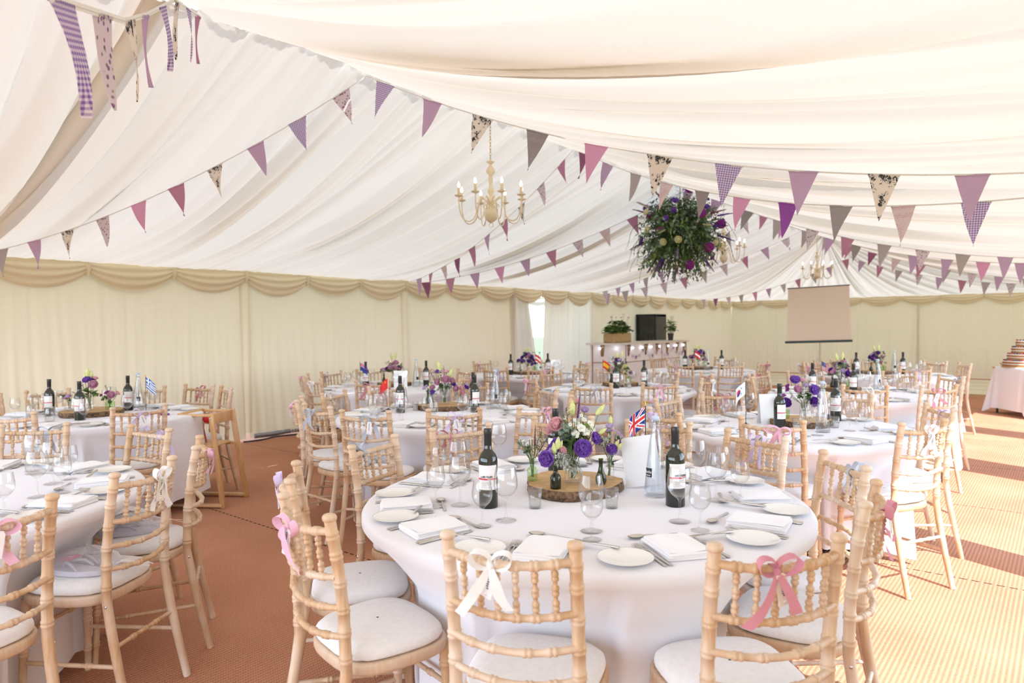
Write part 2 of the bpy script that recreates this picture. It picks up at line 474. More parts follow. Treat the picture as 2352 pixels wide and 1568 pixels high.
mb.grid([[V((XR + .03, -1.6 + i * .5, ZE + .03 - k * .2)) for k in range(2)] for i in range(46)])
struct('wall_right', mb.mesh('wall_right', M_WALL))
# grey gap beside the far corner
mb = MB(); mb.add([(-7.35, YB - .10, .35), (-7.15, YB - .10, .35), (-7.2, YB - .10, .95)], [(0, 1, 2)], 0, False)

# ------------------------------------------------------------------ floor and ground
def floor_mat():
    m, nt, out = newmat('terracotta_coir_matting')
    b = N(nt, 'ShaderNodeBsdfPrincipled', Roughness=.9)
    b.inputs['Specular IOR Level'].default_value = .1
    vec = objcoord(nt)
    sp = N(nt, 'ShaderNodeSeparateXYZ'); nt.links.new(vec, sp.inputs[0])
    def mth(op, a, bv=None):
        n = N(nt, 'ShaderNodeMath', operation=op)
        for i, q in enumerate((a, bv)):
            if q is None: continue
            if isinstance(q, (int, float)): n.inputs[i].default_value = q
            else: nt.links.new(q, n.inputs[i])
        return n.outputs[0]
    # ribs of the weave
    rx = mth('SINE', mth('MULTIPLY', sp.outputs['X'], 2 * PI / .020))
    ry = mth('SINE', mth('MULTIPLY', sp.outputs['Y'], 2 * PI / .011))
    weave = mth('ADD', mth('MULTIPLY', rx, .35), mth('MULTIPLY', mth('MULTIPLY', ry, rx), .3))
    nz = N(nt, 'ShaderNodeTexNoise', Scale=1.3, Detail=4.0); nt.links.new(vec, nz.inputs['Vector'])
    n2 = N(nt, 'ShaderNodeTexNoise', Scale=90.0, Detail=2.0); nt.links.new(vec, n2.inputs['Vector'])
    fac = mth('ADD', mth('ADD', mth('MULTIPLY', weave, .30), mth('MULTIPLY', n2.outputs['Fac'], .35)), mth('MULTIPLY', nz.outputs['Fac'], .45))
    col = ramp(nt, fac, [(.05, (.27, .115, .065)), (.42, (.53, .25, .148)), (.8, (.67, .37, .24))])
    # stitched seams
    f = mth('FRACT', mth('MULTIPLY', mth('ADD', sp.outputs['Y'], 10 * 1.84 + .92 - 2.70), 1 / 1.84))
    seam = mth('LESS_THAN', mth('ABSOLUTE', mth('SUBTRACT', f, .5)), .0035)
    dash = mth('GREATER_THAN', mth('SINE', mth('MULTIPLY', sp.outputs['X'], 110)), -.5)
    mx = N(nt, 'ShaderNodeMixRGB'); nt.links.new(mth('MULTIPLY', seam, dash), mx.inputs['Fac']); nt.links.new(col, mx.inputs['Color1']); mx.inputs['Color2'].default_value = (.05, .03, .025, 1)
    nt.links.new(mx.outputs['Color'], b.inputs['Base Color'])
    bp = N(nt, 'ShaderNodeBump', Strength=.5, Distance=.004); nt.links.new(weave, bp.inputs['Height']); nt.links.new(bp.outputs['Normal'], b.inputs['Normal'])
    nt.links.new(b.outputs[0], out.inputs['Surface']); return m
mb = MB(); mb.add([(XL - .6, -4.2, 0), (XR + .15, -4.2, 0), (XR + .15, YB + .3, 0), (XL - .6, YB + .3, 0)], [(0, 1, 2, 3)], 0, False)
struct('floor', mb.mesh('floor', floor_mat()))
mb = MB(); mb.add([(-60, -60, -.04), (60, -60, -.04), (60, 80, -.04), (-60, 80, -.04)], [(0, 1, 2, 3)], 0, False)
struct('ground', mb.mesh('ground', simple('dry_lawn', (.13, .16, .07), .9, 0, .3, 3)))
# dance floor
M_DF = simple('cream_dance_floor_panel', (.72, .66, .50), .35, 0, .05, 4)
M_DFE = simple('dance_floor_edge', (.45, .36, .16), .5, 0, .1, 10)
df = MB()
df.box((-3.2, 18.35, .012), (4.0, 2.05, .012)); df.box((-3.2, 16.25, .009), (4.0, .05, .009), mi=1)
for q in range(1, 4): df.box((-3.2, 16.3 + q * 1.02, .0255), (4.0, .012, .0016), mi=1)
for q in range(1, 8): df.box((-7.2 + q, 18.35, .0252), (.004, 2.05, .0012), mi=1)
tag(obj('dance_floor', df.mesh('dance_floor', [M_DF, M_DFE])), 'low cream panelled dance floor laid in front of the back wall', 'dance floor')
# steel pipe lying at the foot of the side wall
mb = MB(); mb.tube([(XL + .05 + .03 * math.sin(i), 4.75 + i * .12, .05) for i in range(12)], .032, 10)
tag(obj('steel_pipe', mb.mesh('steel_pipe', simple('dull_steel', (.30, .31, .33), .45, .8, .15))), 'dull grey steel pipe lying along the foot of the wall', 'pipe')
mb = MB(); mb.tube([(XL + .14 + .05 * math.sin(i * .9), 4.55 + i * .1, .012) for i in range(16)], .010, 6)
tag(obj('power_cable', mb.mesh('power_cable', M_BLACK)), 'black cable running beside the pipe at the wall foot', 'cable')

# ------------------------------------------------------------------ chairs
def turned(mb, path, rad, rings, n=10, ring=1.28, cap0=True, cap1=True, mi=0):
    """turned bamboo member along path(t) 0..1; rings = list of t with a double bead"""
    L = sum(((path((i + 1) / 20)) - path(i / 20)).length for i in range(20))
    ts = {0: 1.0, 1: 1.0}
    for i in range(1, 10): ts[i / 10] = 1.0
    for r in rings:
        for k in list(ts):
            if abs(k - r) * L < .016 and k not in (0, 1): del ts[k]
        for off, m in ((-.0125, 1.0), (-.0105, ring * .95), (-.0075, ring), (-.003, ring * .97), (0, 1.0), (.003, ring * .97), (.0075, ring), (.0105, ring * .95), (.0125, 1.0)):
            t = r + off / L
            if 0 < t < 1: ts[t] = m
    kk = sorted(ts)
    mb.tube([path(t) for t in kk], [(rad(t) if callable(rad) else rad) * ts[t] for t in kk], n, mi)
def post_path(sx):
    pts = [(.172, -.285, 0), (.168, -.235, .22), (.165, -.195, .44), (.165, -.20, .62), (.165, -.215, .76), (.166, -.24, .905)]
    pts = [V((sx * a, b, c)) for a, b, c in pts]
    def f(t):
        z = t * .905
        for i in range(len(pts) - 1):
            if z <= pts[i + 1].z + 1e-9:
                u = (z - pts[i].z) / (pts[i + 1].z - pts[i].z); return pts[i].lerp(pts[i + 1], u)
        return pts[-1]
    return f
CH = {}
for sx in (-1, 1):
    mb = MB(); f = post_path(sx)
    turned(mb, f, lambda t: .0145 + .0035 * min(1, t * 3) - .0015 * t, [.545, .63, .705, .79, .88, .945], 12, 1.16)
    top = f(1)
    mb.lathe([(.0155, -.008), (.020, -.004), (.021, .004), (.018, .011), (.009, .0145), (0, .015)], 12, Matrix.Translation(top))
    mb.lathe([(0, 0), (.006, 0), (.006, .003), (0, .004)], 8, Matrix.Translation(f(.47) + V((sx * .014, -.006, 0))) @ Matrix.Rotation(PI / 2 * sx, 4, 'Y'), 1)
    CH['post', sx] = mb.mesh('rear_leg', [M_WOOD, M_CHROME])
    mb = MB()
    turned(mb, lambda t: V((sx * lerp(.168, .150, t), lerp(.168, .150, t), lerp(0, .43, t))), lambda t: .0125 + .005 * t, [.22, .52, .60, .86], 10, 1.2)
    CH['fleg', sx] = mb.mesh('front_leg', M_WOOD)
    mb = MB(); turned(mb, lambda t: V((sx * lerp(.167, .160, t), lerp(-.235, .158, t), lerp(.20, .19, t))), .0085, [.3, .7], 8, 1.35); CH['sstr', sx] = mb.mesh('stretcher', M_WOOD)
def backy(z): return lerp(-.197, -.24, (z - .5) / .4)
for k, z in enumerate((.868, .735, .645, .56)):
    mb = MB()
    path = lambda t, z=z: V((lerp(-.165, .165, t), backy(z) - .040 * (1 - (2 * t - 1) ** 2), z - .012 * (1 - (2 * t - 1) ** 2)))
    turned(mb, path, .0115 if k == 0 else .0098, [(i + 1) / 7 for i in range(6)] if k < 2 else [.18, .36, .64, .82], 8, 1.3)
    CH['rail', k] = mb.mesh('rail', M_WOOD)
for i in range(6):
    t = (i + 1) / 7; b = .040 * (1 - (2 * t - 1) ** 2); d = .012 * (1 - (2 * t - 1) ** 2); x = lerp(-.165, .165, t)
    mb = MB(); turned(mb, lambda q: V((x, lerp(backy(.735), backy(.868), q) - b, lerp(.735, .868, q) - d)), .0058, [.22, .5, .78], 8, 1.7)
    CH['spin', i] = mb.mesh('spindle', M_WOOD)
mb = MB(); turned(mb, lambda t: V((lerp(-.167, .167, t), -.225, .27)), .0085, [.3, .5, .7], 8, 1.35); CH['bstr'] = mb.mesh('stretcher', M_WOOD)
mb = MB(); turned(mb, lambda t: V((lerp(-.155, .155, t), .155, .30)), .0085, [.3, .7], 8, 1.35); CH['fstr'] = mb.mesh('stretcher', M_WOOD)
def seat_outline(k, n=44):
    out = []
    for i in range(n):
        a = 2 * PI * i / n; c, s = math.cos(a), math.sin(a); p = 2 / 3.2
        x = .195 * math.copysign(abs(c) ** p, c); y = .185 * math.copysign(abs(s) ** p, s)
        x *= 1 + .05 * (y / .185)
        out.append((x * k, y * k + .0))
    return out
mb = MB(); P = []
for z, k in ((.418, .96), (.422, .985), (.43, 1), (.448, 1), (.454, .985), (.456, .95)): P.append([V((x, y, z)) for x, y in seat_outline(k)])
mb.grid(P, cu=True); n = 44; mb.add(P[0], [tuple(reversed(range(n)))], 0, False); mb.add(P[-1], [tuple(range(n))], 0, False)
CH['seat'] = mb.mesh('seat_frame', M_WOOD)
mb = MB(); P = []; rr = random.Random(5)
for z, k in ((.457, .88), (.462, .935), (.470, .955), (.482, .945), (.494, .88), (.502, .72), (.506, .45), (.507, .2), (.507, .02)):
    P.append([V((x, y - .004, z + (.0012 * rr.uniform(-1, 1) if z < .49 else 0))) for x, y in seat_outline(k)])
mb.grid(P, cu=True); CH['cush'] = mb.mesh('seat_cushion', M_CUSH)
BOWM = {}
def bow_mesh(color, shape):
    if (color, shape) in BOWM: return BOWM[color, shape]
    rr = random.Random(shape * 7 + 1); mb = MB(); w = .0125
    for sx in (-1, 1):
        up = rr.uniform(-.1, 1.0) if shape else .6
        L = rr.uniform(.055, .08); pts = []; wid = []
        for i in range(15):
            a = 2 * PI * i / 14; q = (1 - math.cos(a)) / 2
            d = V((sx * math.cos(up * .8), 0, math.sin(up * .8)))
            nrm = V((-sx * d.z, 0, abs(d.x)))
            pts.append(d * (L * q) + nrm * (.020 * math.sin(a)) + V((0, -.012 - .01 * q, 0)))
            wid.append(V((0, w * (.35 + .65 * q), 0)) + nrm * (w * .3))
        mb.strip(pts, wid)
        T = rr.uniform(.09, .17); side = rr.uniform(.2, .8) * sx; pts = []; wid = []
        for i in range(11):
            t = i / 10
            pts.append(V((side * T * t * .8, -.016 - .018 * math.sin(3 * t + shape), -T * t * (1 - .2 * t))))
            wid.append(V((w * (.4 + .6 * min(1, t * 3)), .004 * math.sin(5 * t), w * .35 * sx)))
        mb.strip(pts, wid)
    mb.lathe([(0, -.009), (.007, -.007), (.009, 0), (.007, .007), (0, .009)], 8, Matrix.Translation((0, -.015, 0)))
    # loop of ribbon around the rail
    mb.grid([[V((x, .0145 * math.cos(a), .0145 * math.sin(a))) for x in (-.011, .011)] for a in [2 * PI * k / 12 for k in range(13)]])
    BOWM[color, shape] = mb.mesh('ribbon_bow', RIB[color]); return BOWM[color, shape]
def tag_mesh(mat):
    mb = MB(); P = []
    w, h = .017, .082
    pl = [(-w, -h), (w, -h), (w, -.010), (w * .5, 0), (-w * .5, 0), (-w, -.010)]
    n = 6
    mb.add([V((x, -.0008, z)) for x, z in pl] + [V((x, .0008, z)) for x, z in pl], [tuple(range(n)), tuple(reversed(range(n, 2 * n)))] + [(i, i + n, (i + 1) % n + n, (i + 1) % n) for i in range(n)], 0, False)
    rr = random.Random(3)
    for i in range(8):
        z = -.014 - i * .006
        mb.box((rr.uniform(-.001, .001), -.0012, z), (.0028, .0004, .0015), mi=1)
    mb.lathe([(.004, 0), (.004, .0008), (0, .0008)], 8, Matrix.Translation((0, -.0009, -.073)) @ Matrix.Rotation(PI / 2, 4, 'X'), 2)
    return mb.mesh('name_tag', [mat, M_INK, M_PLATE])
TAGM = [tag_mesh(M_TAG), tag_mesh(M_TAGW)]
def make_chair(name):
    t = thing(name, 'chair', 'chair')
    obj('seat_frame', CH['seat'], t); obj('seat_cushion', CH['cush'], t)['label'] = 'white padded seat cushion'
    for s in (-1, 1):
        obj('rear_leg', CH['post', s], t); obj('front_leg', CH['fleg', s], t); obj('stretcher', CH['sstr', s], t)
    obj('stretcher', CH['bstr'], t); obj('stretcher', CH['fstr'], t)
    for k in range(4): obj('rail', CH['rail', k], t)
    for i in range(6): obj('spindle', CH['spin', i], t)
    return t
PROTO = make_chair('banquet_chair')
USED = []
BOWN = dict(white='white', rose='rose pink', grey='silver grey', lilac='lilac', pink='pale pink', peach='peach')
def place_chair(mx, my, deg, color, label, group, shape=0, tagi=1):
    a = math.radians(deg); nx, ny = math.cos(a), math.sin(a)
    loc = (mx + nx * .24, my + ny * .24, 0); rz = a - PI / 2
    t = dup(PROTO, loc, rz, label, group)
    if color != 'none':
        rr = random.Random(int(mx * 100) + int(my * 37)); bx = rr.uniform(-.06, .06); q = bx / .165; b = .040 * (1 - q * q)
        o = obj('ribbon_bow', bow_mesh(color, shape % 5), t, (bx, backy(.868) - b, .868 - .012 * (1 - q * q))); o['label'] = BOWN[color] + ' satin ribbon tied round the top rail'
        if tagi is not None:
            g = obj('name_tag', TAGM[tagi], t, (bx + .004, backy(.868) - b - .019, .852), (rr.uniform(-.1, .1), rr.uniform(-.35, .35), rr.uniform(-.3, .3))); g['label'] = 'card name tag hung from the ribbon'
    return t

# ------------------------------------------------------------------ tableware meshes
TW = {}
mb = MB(); mb.lathe([(0, .004), (.050, .004), (.056, .006), (.078, .014), (.082, .0155), (.083, .0165), (.080, .0160), (.058, .0095), (.050, .0075), (0, .0075)], 40)
mb.lathe([(.048, .004), (.046, 0), (.042, 0), (.042, .004)], 32); TW['plate'] = mb.mesh('side_plate', M_PLATE)
def napkin_mesh(seed):
    rr = random.Random(seed); mb = MB()
    for k in range(3):
        M = Matrix.Translation((rr.uniform(-.004, .004), rr.uniform(-.004, .004), .0045 + k * .0072)) @ Matrix.Rotation(rr.uniform(-.05, .05), 4, 'Z')
        n = 14; P = []
        mb.rbox((0, 0, 0), (.074 - .0015 * k, .098 - .002 * k, .0042), .006, M)
    # soft top fold
    P = []
    for i in range(9):
        u = i / 8
        P.append([V((lerp(-.070, .070, u), lerp(-.09, .092, v / 8), .0235 + .0035 * math.sin(PI * u) * math.sin(PI * v / 8) + .002 * math.sin(7 * u + 3 * v / 8 + seed))) for v in range(9)])
    mb.grid(P)
    return mb.mesh('napkin', M_NAPKIN)
TW['napkin'] = [napkin_mesh(s) for s in (1, 2, 3)]
def knife_mesh(L=.215):
    mb = MB(); P = []
    for t, w, th in ((0, .0045, .003), (.02, .0062, .0035), (.35, .0050, .0035), (.48, .0042, .003), (.52, .0065, .0016), (.60, .0095, .0012), (.85, .0098, .0010), (.95, .0080, .0010), (1, .0010, .0008)):
        y = t * L
        P.append([V((w * math.cos(a), y, .0035 + th * math.sin(a))) for a in [2 * PI * k / 8 for k in range(8)]])
    mb.grid(P, cu=True); mb.add(P[0], [tuple(range(8))]); return mb.mesh('table_knife', M_STEEL)
def fork_mesh(L=.195):
    mb = MB(); P = []
    for t, w, z in ((0, .0060, .003), (.03, .0068, .003), (.30, .0046, .005), (.58, .0026, .009), (.66, .0050, .008), (.73, .0115, .005), (.78, .0122, .004)):
        P.append([V((w * math.cos(a), t * L, z + .0013 * math.sin(a))) for a in [2 * PI * k / 8 for k in range(8)]])
    mb.grid(P, cu=True); mb.add(P[0], [tuple(range(8))]); mb.add(P[-1], [tuple(range(8))])
    for k in range(4):
        x = -.0093 + k * .0062
        mb.tube([(x, .77 * L, .004), (x, .86 * L, .0045), (x, .95 * L, .007), (x, L, .0105)], [.0017, .0017, .0014, .0006], 6)
    return mb.mesh('table_fork', M_STEEL)
def spoon_mesh(L=.18):
    mb = MB(); P = []
    for t, w, z in ((0, .0050, .003), (.03, .0062, .003), (.3, .0042, .005), (.62, .0025, .010), (.68, .004, .008)):
        P.append([V((w * math.cos(a), t * L, z + .0013 * math.sin(a))) for a in [2 * PI * k / 8 for k in range(8)]])
    mb.grid(P, cu=True); mb.add(P[0], [tuple(range(8))])
    for off in (0, -.0012):
        P = []
        for i in range(7):
            q = i / 6
            P.append([V((.0185 * q * math.cos(a), L * .84 + .0290 * q * math.sin(a), .0020 + .0085 * q * q + off)) for a in [2 * PI * k / 20 for k in range(20)]])
        mb.grid(P, cu=True)
    return mb.mesh('dessert_spoon', M_STEEL)
TW['knife'] = knife_mesh(); TW['fork'] = fork_mesh(); TW['spoon'] = spoon_mesh(); TW['butter'] = knife_mesh(.17)
def goblet(name, h, rb, rim):
    s = h * .44; b = h - s; mb = MB()
    prof = [(0, .0015), (rb * .86, .0012), (rb * .88, .002), (rb * .8, .0035), (.012, .006), (.0045, .014), (.0036, .03), (.0036, s - .02), (.0050, s - .008), (.012, s)]
    for t, k in ((.06, .5), (.15, .74), (.28, .92), (.42, 1), (.6, .985), (.8, .90), (1, rim)): prof.append((rb * k, s + t * b))
    mb.lathe(prof, 24)
    inner = [(rb * rim - .001, s + b)]
    for t, k in ((.8, .87), (.6, .955), (.42, .97), (.28, .89), (.15, .70), (.08, .5)): inner.append((rb * k, s + t * b))
    inner.append((0, s + .045 * b)); mb.lathe(inner, 24)
    return mb.mesh(name, M_GLASS)
TW['big'] = goblet('wine_glass', .192, .043, .80); TW['small'] = goblet('wine_glass', .160, .036, .84)
def tumbler(h=.075, r0=.022, r1=.028):
    mb = MB(); mb.lathe([(0, .001), (r0, .001), (r1, h), (r1 - .0025, h), (r0 - .002, .008), (0, .008)], 24); return mb.mesh('candle_holder', M_FROST)
TW['tumbler'] = tumbler()
mb = MB(); mb.lathe([(0, .009), (.0185, .009), (.0205, .030), (.006, .032), (0, .030)], 20); mb.tube([(0, 0, .03), (0, .001, .038)], .001, 5); TW['wax'] = mb.mesh('wax', M_WAX)
mb = MB(); mb.lathe([(0, .0), (.034, .0), (.0365, .003), (.0365, .175), (.035, .19), (.028, .205), (.018, .217), (.0145, .226), (.0140, .24)], 28); TW['wbody'] = mb.mesh('bottle_glass', M_WINE)
mb = MB(); mb.lathe([(.0142, .236), (.0148, .238), (.0148, .276), (.0155, .278), (.0155, .297), (.0145, .300), (0, .300)], 24); TW['wcap'] = mb.mesh('capsule', M_CAPS)
def label_mesh(r, z0, z1, a0, a1, mat, name):
    mb = MB(); mb.grid([[V((r * math.cos(a), r * math.sin(a), z)) for z in (z0, z1)] for a in [lerp(a0, a1, i / 18) for i in range(19)]]); return mb.mesh(name, mat)
TW['wlabel'] = label_mesh(.0369, .072, .165, -1.15, 1.15, M_LABEL, 'label'); TW['wband'] = label_mesh(.0371, .109, .1155, -1.15, 1.15, M_RED, 'red_band')
def lines_mesh(r, z0, n, a):
    mb = MB(); rr = random.Random(2)
    for i in range(n):
        z = z0 - i * .0062; e = a * rr.uniform(.55, 1)
        mb.grid([[V((r * math.cos(t), r * math.sin(t), q)) for q in (z, z + .0012)] for t in [lerp(-a, e, k / 8) for k in range(9)]])
    return mb.mesh('small_print', simple('grey_ink', (.35, .34, .36), .7))
TW['wprint'] = lines_mesh(.0371, .101, 4, .6)
mb = MB(); mb.lathe([(0, .001), (.042, .0), (.0455, .004), (.046, .03), (.041, .08), (.033, .15), (.024, .22), (.0165, .265), (.0150, .285), (.0165, .30), (.0165, .305)], 28)
mb.lathe([(.0150, .30), (.014, .28), (.022, .22), (.031, .15), (.039, .08), (.043, .03), (.040, .012), (0, .012)], 28); TW['dbody'] = mb.mesh('bottle_glass', M_GLASSB)
mb = MB(); mb.lathe([(0, .303), (.011, .303), (.016, .311), (.0165, .318), (.012, .324), (0, .325)], 20); TW['dstop'] = mb.mesh('stopper', simple('pale_blue_stopper', (.50, .60, .74), .4))
mb = MB()
for sx in (-1, 1): mb.tube([(sx * .0175, 0, .285), (sx * .021, .004, .300), (sx * .018, 0, .316), (0, 0, .326)], .0012, 6)
mb.tube([(.0168 * math.cos(a), .0168 * math.sin(a), .286) for a in [2 * PI * k / 16 for k in range(17)]], .0012, 6); TW['dwire'] = mb.mesh('wire_clip', M_CHROME)
TW['dlabel'] = label_mesh(.0412, .082, .118, -.38, .38, M_INK, 'label')
mb = MB(); P = []; rr = random.Random(9); n = 60
rad = [.20 + .010 * math.sin(3 * a + 1) + .006 * math.sin(7 * a) + .003 * rr.uniform(-1, 1) for a in [2 * PI * k / n for k in range(n)]]
for z, k in ((0, .97), (.006, 1.0), (.02, 1.012), (.035, 1.0), (.042, .985)):
    P.append([V((rad[i] * (k + .012 * rr.uniform(-1, 1)) * math.cos(2 * PI * i / n), rad[i] * k * math.sin(2 * PI * i / n), z)) for i in range(n)])
mb.grid(P, 0, cu=True); mb.add(P[-1], [tuple(range(n))], 1, False); mb.add(P[0], [tuple(reversed(range(n)))], 0, False)
TW['log'] = mb.mesh('log_slice', [M_BARK, M_CUT])
def vase_mesh(kind):
    mb = MB()
    pr = dict(jar=[(0, .001), (.030, .001), (.032, .006), (.032, .085), (.028, .095), (.027, .108), (.029, .110)],
              bottle=[(0, .001), (.0205, .001), (.0215, .005), (.0215, .045), (.018, .054), (.010, .062), (.0095, .085), (.0125, .088), (.0125, .092)],
              bud=[(0, .001), (.018, .001), (.023, .015), (.022, .032), (.012, .055), (.008, .075), (.009, .10), (.011, .105)],
              tub=[(0, .001), (.030, .001), (.034, .005), (.035, .04), (.034, .062), (.036, .064)])[kind]
    mb.lathe(pr, 20); return mb
VMAT = dict(clear=M_FROST, green=M_GREENG, dark=M_DGREENG)
VM = {}
def vase_me(kind, colr):
    if (kind, colr) not in VM: VM[kind, colr] = vase_mesh(kind).mesh('vase', VMAT[colr])
    return VM[kind, colr]
VTOP = dict(jar=.108, bottle=.09, bud=.103, tub=.062)

# ------------------------------------------------------------------ flowers
FL = {}
def petal_patch(mb, M, L, W, cup, ruf, ph, mi=0, n=6):
    P = []
    for i in range(n + 1):
        t = i / n; w = W * (math.sin(PI * min(.97, .12 + .80 * t)) ** .7); row = []
        for k in range(5):
            u = (k - 2) / 2
            p = V((u * w, L * t * math.cos(cup * t), L * t * math.sin(cup * t) + .18 * W * u * u + ruf * math.sin(4 * u + ph + 6 * t) * t))
            row.append(M @ p)
        P.append(row)
    mb.grid(P, mi)
def rose_mesh(color, r, layers, seed, ruf=.0, eye=None):
    rr = random.Random(seed); mb = MB()
    for l in range(layers):
        q = l / max(1, layers - 1); n = 5 + (l % 2) if l else 3
        for i in range(n):
            a = 2 * PI * i / n + l * .7 + rr.uniform(-.15, .15)
            tilt = lerp(1.45, .25, q)
            M = Matrix.Translation((0, 0, r * .25 * (1 - q))) @ Matrix.Rotation(a, 4, 'Z') @ Matrix.Translation((0, r * .10 * q, 0)) @ Matrix.Rotation(tilt, 4, 'X')
            petal_patch(mb, M, r * lerp(.75, 1.0, q), r * lerp(.38, .62, q), .5 * (1 - q) + .35, ruf * r, rr.uniform(0, 6))
    mb.lathe([(0, -r * .22), (r * .22, -r * .12), (r * .26, r * .08), (0, r * .1)], 8, mi=1)
    if eye: mb.lathe([(0, r * .52), (r * .13, r * .5), (r * .15, r * .3), (0, r * .25)], 8, mi=2)
    return mb.mesh('flower', [PET[color], M_STEM, M_YEL])
def phlox_mesh(color, r, seed):
    rr = random.Random(seed); mb = MB()
    for i in range(5):
        petal_patch(mb, Matrix.Rotation(2 * PI * i / 5, 4, 'Z') @ Matrix.Rotation(.15, 4, 'X'), r, r * .5, .1, .02 * r, i)
    mb.lathe([(0, r * .18), (r * .15, r * .12), (r * .1, -r * .5), (0, -r * .6)], 6, mi=1)
    return mb.mesh('flower', [PET[color], M_BUD])
def bud_mesh():
    mb = MB(); mb.lathe([(0, -.014), (.006, -.010), (.0085, 0), (.0075, .012), (.004, .022), (.001, .028)], 8); return mb.mesh('flower_bud', M_BUD)
def spike_mesh(color, L, seed, w=.008):
    rr = random.Random(seed); mb = MB()
    mb.tube([(0, 0, 0), (0, .004, L * .5), (.004, .002, L)], [.0018, .0015, .0006], 5, 1)
    n = int(L / .0065)
    for i in range(n):
        t = .2 + .8 * i / n
        for k in range(4):
            a = rr.uniform(0, 6.28); s = w * (1.1 - .7 * t) * rr.uniform(.7, 1.2)
            M = Matrix.Translation((0, 0, L * t)) @ Matrix.Rotation(a, 4, 'Z') @ Matrix.Rotation(rr.uniform(.2, 1), 4, 'X')
            petal_patch(mb, M, s * 1.4, s * .6, .4, 0, 0, 0, 2)
    return mb.mesh('flower_spike', [PET[color], M_STEM])
def allium_mesh(r, seed):
    rr = random.Random(seed); mb = MB()
    for i in range(150):
        z = 1 - 2 * (i + .5) / 150; a = i * 2.39996; q = math.sqrt(1 - z * z); d = V((q * math.cos(a), q * math.sin(a), z))
        M = Matrix.Translation(d * r * .8) @ d.to_track_quat('Z', 'Y').to_matrix().to_4x4()
        for k in range(4): petal_patch(mb, M @ Matrix.Rotation(k * 1.57 + a, 4, 'Z') @ Matrix.Rotation(.7, 4, 'X'), r * .26, r * .07, .2, 0, 0, 0, 2)
    mb.lathe([(0, -r * .8), (r * .55, -r * .57), (r * .8, 0), (r * .55, r * .57), (0, r * .8)], 14)
    return mb.mesh('allium', [PET['magenta']])
def leaf_add(mb, p, d, L, W, mi=0, curl=.3):
    d = V(d).normalized(); q = d.to_track_quat('Y', 'Z').to_matrix().to_4x4()
    P = []
    for i in range(5):
        t = i / 4; w = W * math.sin(PI * min(.98, .08 + .9 * t)) ** .8
        P.append([Matrix.Translation(p) @ q @ V((u * w, L * t, -curl * L * t * t + .25 * W * abs(u))) for u in (-1, 0, 1)])
    mb.grid(P, mi)
for k, (col, r, ly, ruf, eye) in dict(purple=('purple', .036, 5, .10, True), dark=('dark', .036, 5, .12, False), pinkrose=('pink', .032, 6, .0, False), rosyrose=('rosy', .030, 6, .0, False),
                                     lilacrose=('lilac', .026, 5, .06, False), creamrose=('cream', .030, 6, 0, False), magenta=('magenta', .020, 4, .1, False)).items():
    FL[k] = rose_mesh(col, r, ly, hash(k) % 97 if False else len(k) * 13 + ly, ruf, eye)
FL['phlox'] = phlox_mesh('white', .017, 1); FL['lphlox'] = phlox_mesh('lilac', .015, 2); FL['daisy'] = phlox_mesh('white', .008, 3); FL['bud'] = bud_mesh()
FL['lav'] = spike_mesh('dark', .13, 1, .006); FL['lilacspike'] = spike_mesh('lilac', .12, 2, .010)
FNAME = dict(purple='lisianthus', dark='lisianthus', pinkrose='rose', rosyrose='rose', lilacrose='rose', creamrose='rose', magenta='carnation', phlox='phlox', lphlox='phlox', daisy='daisy', bud='flower_bud', lav='lavender_spike', lilacspike='flower_spike')
def bouquet(base, label, heads, foliage, seed, group=None, stem_r=.02, vh=.09, rz=0):
    """base = point on the vase floor; heads = (kind, dx, dy, z, tilt-direction scale) in local frame turned by rz"""
    rr = random.Random(seed)
    t = thing('flower_bouquet', label, 'flowers', base, rz, group)
    st = MB()
    for h in heads:
        kind, x, y, z = h[:4]; sc = h[4] if len(h) > 4 else 1
        a = rr.uniform(0, 6.28); b = V((stem_r * .5 * math.cos(a), stem_r * .5 * math.sin(a), .012))
        top = V((x, y, z))
        neck = V((x * .25, y * .25, vh))
        st.tube([b, b.lerp(neck, .6) , neck, neck.lerp(top, .5) + V((x * .12, y * .12, 0)), top], .0016, 5)
        d = (top - V((0, 0, vh * .5))); d.z = max(d.z * .55, .02)
        if len(h) > 5: d = V(h[5])
        q = d.to_track_quat('Z', 'Y').to_euler()
        o = obj(FNAME[kind], FL[kind], t, top, q); o.scale = (sc,) * 3
    obj('stems', st.mesh('stems', M_STEM), t)
    lf = MB()
    for kind, x, y, z, n, L in foliage:
        tip = V((x, y, z)); b = V((x * .2, y * .2, vh))
        pts = [b.lerp(tip, i / 6) + V((0, 0, .12 * tip.length * math.sin(PI * i / 6) * (1 if z > vh else .7))) for i in range(7)]
        lf.tube(pts, .0012, 4, 3)
        for i in range(n):
            s = .25 + .75 * i / n; k = min(5, int(s * 6)); p = pts[k].lerp(pts[k + 1], s * 6 - k); ax = (pts[k + 1] - pts[k]).normalized()
            side = ax.cross(V((rr.uniform(-1, 1), rr.uniform(-1, 1), rr.uniform(-1, 1)))).normalized()
            if kind == 'ros': leaf_add(lf, p, ax * .7 + side, L, L * .10, 0)
            elif kind == 'euc': leaf_add(lf, p, ax * .35 + side, L, L * .42, 1)
            elif kind == 'silv':
                leaf_add(lf, p, ax * .6 + side, L, L * .13, 2, .5)
                for e in (-1, 1): leaf_add(lf, p + (ax * .6 + side).normalized() * L * .4, ax * .6 + side + side.cross(ax) * e, L * .5, L * .09, 2, .4)
            else: leaf_add(lf, p, ax * .5 + side, L, L * .3, 0 if kind == 'leaf' else 4)
    if foliage: obj('foliage', lf.mesh('foliage', [M_LEAF, M_EUC, M_SILV, M_STEM, M_LEAFL]), t)
    return t
